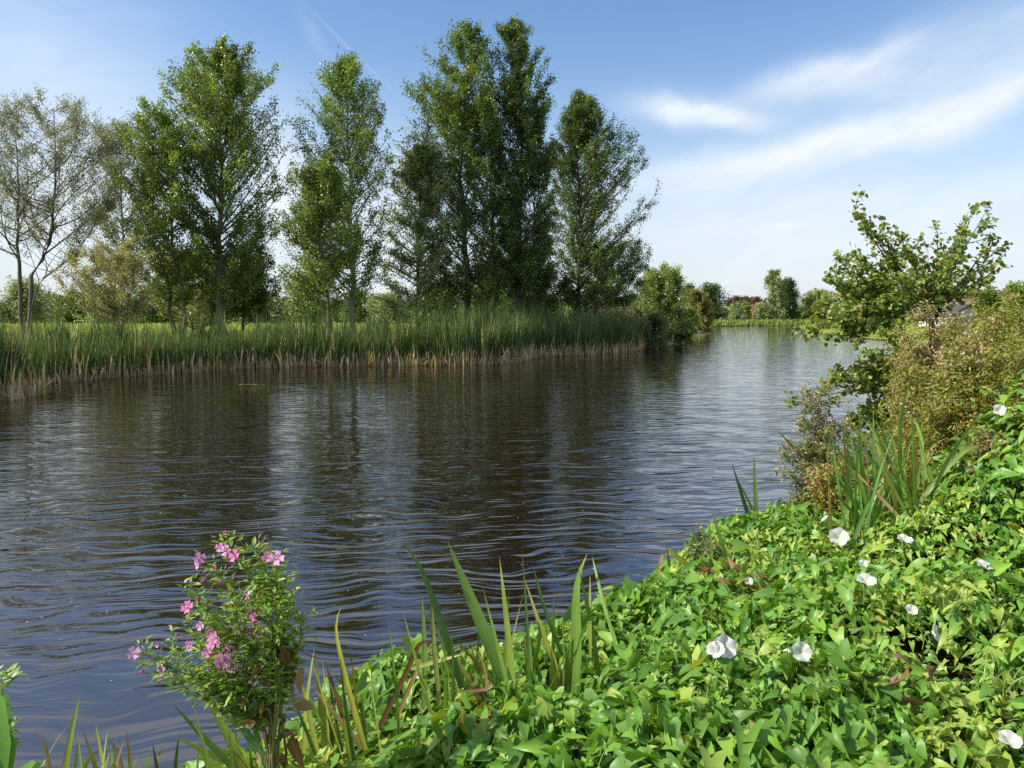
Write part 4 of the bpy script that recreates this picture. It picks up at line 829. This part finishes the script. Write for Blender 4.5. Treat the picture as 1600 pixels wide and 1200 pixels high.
# ------------------------------------------------------------------ great willowherb with pink flowers
def willowherb():
    rng = np.random.default_rng(81); D = 2.62; base = at(418, 1190, D); base[2] -= .25; r = thing('willowherb_plant', 'leafy willowherb plant with many pink flowers leaning over the water', 'flowering plant', tuple(base))
    st = Tubes(); LP = []; LA = []; LS = []; LN = []; LC = []; FL = []; pods = []
    main = [ (430,1130),(415,1040),(395,960),(385,890),(360,850) ]
    tips = [(350,838,.0),(432,868,.1),(395,855,-.05),(455,925,.1),(300,910,-.1),(330,880,.05),(215,1015,-.1),(245,1045,.05),(285,960,.0),(465,955,.1),(310,1000,-.1),(270,1000,.1),(360,940,-.15),(420,910,-.1),(350,1030,-.12),(440,980,0.),(335,960,.12),(390,900,.15),(400,1000,-.12),(300,1040,0.),(380,950,.1),(425,1010,.12),(445,900,0.),(315,940,.0)]
    root = at(425, 1190, D); root[2] -= .25
    fork = at(418, 1085, D)
    for k, (tx, ty, dd) in enumerate(tips):
        T0 = at(tx, ty, D+dd); s = np.linspace(0, 1, 9)[:, None]; f = fork + rng.normal(0, .03, 3)
        f = at(432-10*rng.uniform(0, 1), float(np.clip(ty+rng.uniform(60, 150), 960, 1140)), D+rng.normal(0, .03)) + rng.normal(0, .012, 3); mid = (f+T0)/2 + np.array([.06*np.sign(tx-380)*(1 if ty > 900 else .5), 0, -.02]) + rng.normal(0, .015, 3)
        B = (1-s)**2*f + 2*s*(1-s)*mid + s*s*T0
        st.add(B, .0042*(1.1-s[:, 0]*.8), 5, (.20,.20,.07), (.13,.2,.05)); L = np.linalg.norm(T0-f)
        if k % 2 == 0: st.add([root+rng.normal(0, .03, 3), (root+f)/2+rng.normal(0, .02, 3), f], [.006, .005, .004], 6, (.16,.11,.05), (.2,.19,.07))
        m = int(100*L/.35) + 18
        for j in range(m):
            g = rng.uniform(.05, 1.0); p = (1-g)**2*f + 2*g*(1-g)*mid + g*g*T0 + rng.normal(0, .010, 3); a = rng.uniform(0, 2*PI)
            ds = nrm(T0-f); ax = nrm(np.array([math.cos(a), math.sin(a)*.8, .25]) + ds*.5); sub = rng.uniform() < .45
            if sub: p = p + ax*rng.uniform(.01, .045)
            LP.append(p); LA.append(ax+rng.normal(0, .25, 3)); LN.append(rng.normal(0, .4, 3)+[0, 0, 1]); LS.append(rng.uniform(.028, .062)*(1.25-.55*g)); LC.append(k)
        for j in range(rng.integers(3, 7)):   # long seed pods
            g = rng.uniform(.55, 1); p = (1-g)**2*f + 2*g*(1-g)*mid + g*g*T0; a = rng.uniform(0, 2*PI); d = nrm(np.array([math.cos(a), math.sin(a), .7])); pods.append(([p, p+d*.03, p+d*rng.uniform(.045, .075)+[0, 0, .01]], [.001, .0017, .0012], 4, (.20,.24,.10), (.28,.18,.12)))
    st.build('stems', M_stem, r, base); 
    for pd in pods[:90]:
        t = Tubes(); t.add(*pd); t.build('seed_pod', M_stem, r, base)
    LP = np.array(LP); n = len(LP); col = mixc(rng, n, [(.18,.32,.06),(.24,.38,.06),(.12,.24,.05),(.32,.42,.07)], .2); yb = rng.uniform(size=n) < .03; col[yb] = mixc(rng, yb.sum(), [(.45,.36,.06),(.35,.18,.05)])
    leaves('foliage', LANCE, LP-base, np.array(LA), np.array(LN), np.array(LS)*.82, col, M_leaf, r, rng=rng, fold=.5, bend=.35, aspect=rng.uniform(.9, 1.6, n))
    PK = [(.80,.28,.60),(.85,.40,.70),(.75,.20,.52)]
    big = [(343,855,.8),(352,860,1),(365,868,1.1),(312,872,1.05),(307,882,.9),(335,888,.6),(418,870,.9),(433,872,1.2),(292,948,1.15),(365,900,.5),(386,934,1.05),(393,962,1.1),(329,1005,1.1),(338,1002,1.2),(355,1012,1.2),(347,1032,1.4),(360,1040,1.2),(345,1046,1.),(322,1020,.9),(209,1020,1.1),(250,1048,1.1),(222,1050,.7),(245,1008,.7),(278,992,.7),(295,1008,.8),(312,978,.8),(351,832,.6),(372,988,.6),(389,992,.7),(310,935,.7),(349,945,.6),(328,950,.6),(345,910,.6),(403,973,.5),(375,975,.5),(318,905,.5),(330,990,1.0),(365,1020,.5)]
    for k, (px, py, s) in enumerate(big):
        p = at(px, py, D-.10+rng.uniform(-.05, .03)); open_ = s > .75; R = .0185*s
        N = nrm(np.array([rng.normal(-.25, .5), -.8, rng.uniform(-.1, .7)])); c = np.array(PK[k % 3])
        if open_:
            # four notched petals
            ref = nrm(np.cross(N, [0, 0, 1.])); v = np.cross(N, ref); V = []; F = []; Cc = []; ph = rng.uniform(0, PI/2)
            for q in range(4):
                a = ph+q*PI/2; d = math.cos(a)*ref + math.sin(a)*v; e = -math.sin(a)*ref + math.cos(a)*v; i0 = len(V)
                tpl = [(0.05,0,-.45),(.45,-.34,-.12),(.5,0,-.16),(.45,.34,-.12),(.98,-.42,.03),(.88,0,-.03),(.98,.42,.03)]
                for (x_, y_, z_) in tpl: V.append(R*(x_*d*1.1 + y_*e*1.15 + (z_+rng.normal(0, .06))*N)); Cc.append(c*(1.15 if x_ > .6 else .9)*rng.uniform(.92, 1.08))
                F += [[i0, i0+1, i0+2, i0+3], [i0+1, i0+4, i0+5, i0+2], [i0+2, i0+5, i0+6, i0+3]]
            f = mk('flower', np.array(V)+p-base, [np.array(F)], M_petal, r, np.array(Cc))
            t = Tubes(); t.add([p-base-N*R*.45, p-base+N*R*.25], [R*.06, R*.14], 5, (.75,.72,.5)); t.build('stamens', M_petal, f)
        else:
            f = disc_flower('flower_bud', p-base, N, R*.75, c*.5, c*.85, r, lobes=4, depth=1.4, notch=.2, rng=rng, segs=8)
        t = Tubes(); sx = 1 if px < 380 else -1
        t.add([p-base-N*R*.3, p-base+np.array([.012*sx, .03, -.02]), p-base+np.array([.035*sx, .08, -.035])], [.0015, .0014, .0012], 4, (.40,.16,.18), (.18,.24,.06)); t.build('stalk', M_stem, f)
    # withered brown leaves on the lower stem
    n = 34; pts = np.array([at(rng.normal(432, 18), rng.uniform(1000, 1185), D+rng.uniform(-.08, .05)) for _ in range(n)])
    leaves('withered_leaves', LANCE, pts-base, rng.normal(0, .6, (n, 3))+[0, 0, -.9], rng.normal(0, 1, (n, 3)), rng.uniform(.05, .10, n), mixc(rng, n, [(.26,.13,.05),(.18,.08,.035),(.33,.2,.09)]), M_leaf, r, rng=rng, fold=.9, bend=.7, aspect=rng.uniform(.9, 1.8, n), wav=.05)
willowherb()

# corner plant
def corner():
    rng = np.random.default_rng(90); D = 1.75; base = at(-40, 1200, D)-[0, 0, .35]; r = thing('dock_plant', 'broad dark green leaves poking in at the bottom left corner', 'plant', tuple(base))
    for (a, b, s, asp) in [((-14,1215),(-22,1088),.19,.36),((38,1225),(46,1172),.10,.6),((-20,1220),(2,1140),.15,.45),((5,1230),(22,1185),.12,.6),((-45,1180),(-40,1080),.2,.8)]:
        p = at(*a, D); q = at(*b, D+.05); d = q-p
        leaves('leaf', ROUND, (p-base)[None]-[[0, 0, .05]], d[None], np.array([[.5, -.8, .35]]), np.array([np.linalg.norm(d)*1.45]), np.array([[.14,.30,.04]])*rng.uniform(.8, 1.2), M_leaf, r, rng=rng, aspect=np.array([asp]), fold=.4)
    t = Tubes(); t.add([(0,0,0), at(-5,1150,D+.1)-base, at(5,1062,D+.15)-base], [.006,.004,.002], 5, (.15,.22,.06)); t.build('stem', M_stem, r)
    n = 46; P = np.array([at(rng.uniform(-15, 22), rng.uniform(1050, 1075) if k % 2 else rng.uniform(1120, 1160), D+.12+rng.uniform(-.04, .04)) for k in range(n)])
    leaves('sprig_leaves', LANCE, P-base, rng.normal(0, .6, (n, 3))+[.6, 0, .4], rng.normal(0, .5, (n, 3))+[0, -.4, .8], rng.uniform(.02, .035, n), mixc(rng, n, [(.22,.33,.07),(.14,.24,.05)]), M_leaf, r, rng=rng, aspect=np.full(n, 1.5))
corner()

# ------------------------------------------------------------------ tall herbs / thicket at the right
AG = [(.30,.28,.05),(.38,.31,.06),(.20,.25,.04),(.14,.22,.035)]
FLUFF = [(.50,.40,.24),(.42,.32,.16),(.58,.48,.32),(.34,.26,.11)]
def herb(label, px, D, top_py, wpx, seed, fluff=.5, cols=AG, n_st=9, pink=0, zb=None, group=None, dens=1.0, head=FLUFF, red=.0, name='seeding_herb', lsz=.033):
    rng = np.random.default_rng(seed); top = at(px, top_py, D); gx = top[0]; zg = float(ground_z([[gx, D]])[0]) if zb is None else zb; zg = max(zg, .05)
    base = np.array([gx, D, zg]); r = thing(name, label, 'wild plant', tuple(base), group); wr = wpx/1200*D/2; H = top[2]-zg
    st = Tubes(); LP = []; LA = []; LS = []; HP = []
    for k in range(n_st):
        a = rng.uniform(0, 2*PI); rad = wr*math.sqrt(rng.uniform(0, 1)); tp = np.array([math.cos(a)*rad, math.sin(a)*rad*.8, H*(1-.20*(rad/wr)**3)*rng.uniform(.74, 1.08)]); b0 = tp*[.45, .45, 0] + rng.normal(0, .03, 3)*[1, 1, 0]
        s = np.linspace(0, 1, 7)[:, None]; B = b0*(1-s) + tp*s + np.array([rng.normal(0, .03), rng.normal(0, .03), 0])*np.sin(s*PI); st.add(B, .007*(1.1-.8*s[:, 0]), 5, (.17,.10,.05), (.2,.18,.07))
        for j in range(int(44*dens)):
            g = rng.uniform(.05, 1)**.75; p = B[0]+(B[-1]-B[0])*g; a = rng.uniform(0, 2*PI); e = rng.uniform(.0, .8); L = rng.uniform(.05, .22)*(1.1-.4*g); d = nrm(np.array([math.cos(a), math.sin(a), e])); q = p + d*L
            if j % 3 == 0: st.add([p, (p+q)/2+[0, 0, -.01], q], [.003, .0022, .001], 3, (.18,.14,.06))
            m = rng.integers(12, 24); LP.append(p + d*rng.uniform(.2, 1.1, m)[:, None]*L + rng.normal(0, .022, (m, 3))); LA.append(np.repeat((d+[0, 0, -.2])[None], m, 0)); LS.append(rng.uniform(.6, 1.25, m)*lsz)
            if g > .55 and rng.uniform() < fluff: m = rng.integers(14, 30); HP.append(q + [0, 0, .02] + rng.normal(0, .026, (m, 3)))
    st.build('stems', M_stem, r); P = np.concatenate(LP); n = len(P); col = mixc(rng, n, cols, .25)
    if red: k = rng.uniform(size=n) < red; col[k] = mixc(rng, k.sum(), [(.30,.12,.05),(.36,.20,.06)])
    leaves('foliage', LANCE, P, np.concatenate(LA)+rng.normal(0, .5, (n, 3)), rng.normal(0, .6, (n, 3))+[0, -.1, .8], np.concatenate(LS), col, M_leaf, r, rng=rng, fold=.5, bend=.5, aspect=rng.uniform(.9, 1.8, n))
    if HP:
        P = np.concatenate(HP); n = len(P); fl = leaves('seed_fluff', LEAF4, P, rng.normal(0, 1, (n, 3)), rng.normal(0, 1, (n, 3)), rng.uniform(.012, .03, n), mixc(rng, n, head, .2), M_petal, r, rng=rng); fl['kind'] = 'stuff'
    if pink:
        for k in range(pink):
            p = np.array([rng.uniform(-wr, wr)*.7, -wr*.7, H*rng.uniform(.3, .95)]); disc_flower('flower', p, (rng.normal(0, .4), -.8, .3), .02, (.5,.2,.35), (.65,.3,.52), r, lobes=4, notch=.25, rng=rng, segs=8, depth=.8)
    return r
G_ = 'brownish seeding plants of the thicket at the right'
herb('seeding willowherb with few pink flowers at the left end of the right thicket', 1277, 6.9, 612, 75, 301, .25, n_st=12, pink=4, zb=.15, red=.05, cols=[(.13,.19,.05),(.18,.22,.06),(.20,.17,.07),(.10,.16,.04)])
herb('short reddish-brown seeding plant left of the sedge blades', 1312, 6.3, 700, 70, 302, .08, n_st=8, zb=.3, red=.25)
herb('leafy green bush with dark leaves at the water side behind the sedge', 1350, 8.0, 700, 110, 303, .1, cols=[(.07,.13,.03),(.12,.18,.05),(.05,.10,.03)], n_st=12, zb=.2, name='waterside_plant', lsz=.06)
herb('tall plant with a pinkish fluffy seed top beside the alder', 1465, 7.6, 478, 85, 304, .95, n_st=15, zb=.5, dens=1.2, name='fluffy_seeding_herb')
herb('broad brown-green seeding plant, tallest in the middle of the right thicket', 1530, 7.3, 463, 120, 305, .06, n_st=20, zb=.5, dens=1.2, cols=AG+[(.22,.19,.07)])
herb('brown-green seeding plant at the right edge of the picture', 1590, 7.0, 478, 110, 306, .06, n_st=18, zb=.5, dens=1.2, cols=AG+[(.22,.17,.06)])
herb('plant with pale fluffy heads in front of the tallest seeding plant', 1515, 6.6, 512, 110, 307, .55, n_st=16, zb=.5, name='fluffy_seeding_herb')
herb('rusty-leaved seeding plant below the pinkish fluffy seed top', 1440, 6.9, 560, 100, 308, .10, n_st=15, zb=.5, red=.12)
herb('bushy brown-green plant right behind the sedge blades', 1490, 6.5, 590, 130, 309, .06, n_st=16, zb=.5, red=.10)
herb('yellowing seeding plant behind the climbing bindweed at the right edge', 1570, 6.3, 540, 100, 310, .1, n_st=14, zb=.6, cols=AG+[(.30,.27,.05)])
herb('brownish plant behind the lower alder branches', 1420, 8.0, 530, 90, 311, .15, n_st=14, zb=.4)
herb('thicket plant outside the right edge of the alder', 1660, 7.2, 480, 140, 312, .1, n_st=16, zb=.5)
herb('drooping brown seed plant on the climbing bindweed', 1552, 5.4, 680, 45, 313, .5, n_st=3, zb=1.0, dens=.5, head=[(.32,.20,.12),(.26,.15,.08)], cols=[(.20,.16,.06),(.26,.18,.08)], name='fluffy_seeding_herb')
herb('dark spiky mint-like plant at the water edge of the bindweed bank', 1092, 5.9, 812, 16, 314, .1, n_st=2, dens=.5, zb=.25, cols=[(.07,.12,.05),(.12,.17,.06)], name='waterside_plant', lsz=.035)

# ------------------------------------------------------------------ alder sapling
def alder():
    D = 8.6; rng = np.random.default_rng(401); bx = at(1462, 500, D)[0]; org = np.array([bx, D, .35]); r = thing('alder_sapling', 'young alder with rounded leaves spreading over the water from the right bank', 'alder tree', tuple(org))
    tr = Tubes(); br = Tubes(); LP = []; LA = []
    hub = at(1455, 470, D); tr.add([org-[0, 0, .2], (org+hub)/2+[.05, 0, 0], hub], [.05, .04, .03], 8, (.10,.085,.07))
    tr.add([org-[0, 0, .2], at(1440, 640, D), at(1425, 580, D)], [.045, .035, .02], 7, (.10,.085,.07)); lowh = at(1430, 610, D)
    tr.build('trunk', M_bark, r, org)
    tips = [(1335,325,0,9),(1350,340,.1,8),(1375,350,-.1,8),(1548,318,.0,9),(1520,335,.2,8),(1500,350,-.2,7),(1555,368,.1,5),(1330,397,.2,9),(1292,432,-.3,9),(1300,440,.2,8),(1320,460,.4,9),(1560,420,.2,9),(1540,440,-.4,8),(1560,385,-.1,4),
            (1255,522,-.3,11),(1300,515,.0,11),(1285,500,.2,10),(1315,530,.1,10),(1345,525,-.2,10),(1310,415,-.2,9),(1340,440,.1,9),(1330,500,.3,10),(1350,480,-.4,9),(1390,400,.3,8),(1420,380,-.3,8),(1450,390,.4,8),(1480,400,-.5,8),(1515,430,.5,8),(1400,430,-.6,9),(1440,430,-.5,9),(1480,440,-.4,8),(1380,455,.5,9),(1410,480,-.5,9),(1360,510,-.4,9),(1390,520,-.6,9),(1465,360,.2,6),(1495,375,0,7),(1405,365,.1,7)]
    low = [(1292,600,-.2,8),(1310,590,.2,8),(1340,575,-.3,8),(1350,600,.3,8),(1370,560,-.4,7),(1380,590,-.3,8),(1400,545,-.5,8),(1245,630,.1,3),(1330,660,-.1,8),(1360,650,.2,8),(1400,640,-.4,9),(1320,735,0,6),(1340,700,-.2,8),(1300,690,.1,6),(1375,690,-.2,8)]
    for grp, h0 in ((tips, hub), (low, lowh)):
        for (px, py, dd, m) in grp:
            e = at(px, py, D+dd); a = h0 + rng.normal(0, .04, 3) + np.array([0, dd*.15, -.1 if grp is tips else 0]); mid = a*.5+e*.5 + np.array([0, 0, -.06 if py < 450 else .10])*np.linalg.norm(e-a) + rng.normal(0, .03, 3)
            s = np.linspace(0, 1, 8)[:, None]; B = (1-s)**2*a + 2*s*(1-s)*mid + s*s*e; br.add(B, .016*(1.1-s[:, 0]), 5, (.11,.09,.07)); L = np.linalg.norm(e-a)
            for j in range(m):
                g = .28 + .72*(j+rng.uniform(0, 1))/m; p = (1-g)**2*a + 2*g*(1-g)*mid + g*g*e; d = nrm(nrm(e-a)*.9 + rng.normal(0, .55, 3)); l = rng.uniform(.10, .30)*(1.3-.6*g); q = p+d*l
                br.add([p, (p+q)/2+rng.normal(0, .008, 3), q], [.005, .0035, .002], 4, (.12,.1,.07)); k = rng.integers(12, 21); t = rng.uniform(.1, 1.1, k)[:, None]
                LP.append(p+(q-p)*t + rng.normal(0, .028, (k, 3))); LA.append(np.repeat((d*.7)[None], k, 0)+rng.normal(0, .5, (k, 3)))
                if px < 1345 or grp is low:
                    P2 = p + (q-p)*rng.uniform(.1, 1.2, (k, 1)) + rng.normal(0, .04, (k, 3)); LP.append(P2); LA.append(rng.normal(0, .8, (k, 3)))
    br.build('branches', M_bark, r, org); P = np.concatenate(LP); n = len(P); col = mixc(rng, n, [(.15,.25,.04),(.21,.30,.045),(.09,.17,.03),(.28,.28,.06)], .2); k = rng.uniform(size=n) < .05; col[k] = mixc(rng, k.sum(), [(.30,.22,.08),(.25,.16,.06)])
    leaves('foliage', ROUND, P-org, np.concatenate(LA), rng.normal(0, .65, (n, 3))+[0, -.1, .8], rng.uniform(.030, .060, n), col, M_leaf, r, rng=rng, fold=.3, bend=.3)
alder()

# small grass tufts arching out of the bindweed
def tuft(label, px, py, n, L, seed, cols=(IG, IGD)):
    rng = np.random.default_rng(seed); p = hit_canopy(px, py, .0); a = rng.uniform(0, 2*PI, n); lean = np.stack([np.cos(a), np.sin(a)], 1)*rng.uniform(.3, 1.1, (n, 1))
    c = mixc(rng, n, [(.16,.26,.08),(.22,.32,.10)], .2)
    o = blades('grass_tuft', np.column_stack([rng.normal(0, .03, (n, 2)), np.full(n, -.08)]), lean, rng.uniform(.6, 1, n)*L, rng.uniform(.003, .006, n), rng.uniform(.3, .75, n), c*.8, c, c*1.1, M_blade, segs=9, rng=rng)
    o.location = tuple(p); tag(o, label, 'grass')
tuft('thin arching grass tuft near the right edge below the flat white flower', 1490, 935, 26, .26, 501)
tuft('thin grey-green grass tuft near the lower right corner', 1560, 1050, 22, .26, 502)
tuft('thin grass stems sticking up right of the iris clump', 985, 905, 8, .25, 503)
# withered brown leaves caught in the bindweed
def withered(label, px, py, n, seed, sx=.06):
    rng = np.random.default_rng(seed); p = hit_canopy(px, py, .02); P = rng.normal(0, sx, (n, 3))*[1, 1, .7]
    o = leaves('withered_leaves', LANCE, P, rng.normal(0, .7, (n, 3))+[0, 0, -.6], rng.normal(0, 1, (n, 3)), rng.uniform(.05, .11, n), mixc(rng, n, [(.16,.08,.04),(.10,.05,.03),(.30,.17,.07)]), M_leaf, rng=rng, fold=.8, bend=.8, aspect=rng.uniform(1, 2.2, n), wav=.04)
    o.location = tuple(p); tag(o, label, 'dead leaves')
withered('withered brown leaves around the small white flower on the upper bank', 1172, 915, 22, 511)
withered('dark shrivelled leaves hanging at the water side of the upper bank', 1108, 890, 16, 512, .05)
withered('few reddish dead leaves in the lower right of the bindweed', 1425, 1075, 9, 513, .10)
withered('brown dead leaves at the foot of the central iris clump', 745, 1110, 14, 514, .08)
print('scene built', len(bpy.data.objects))
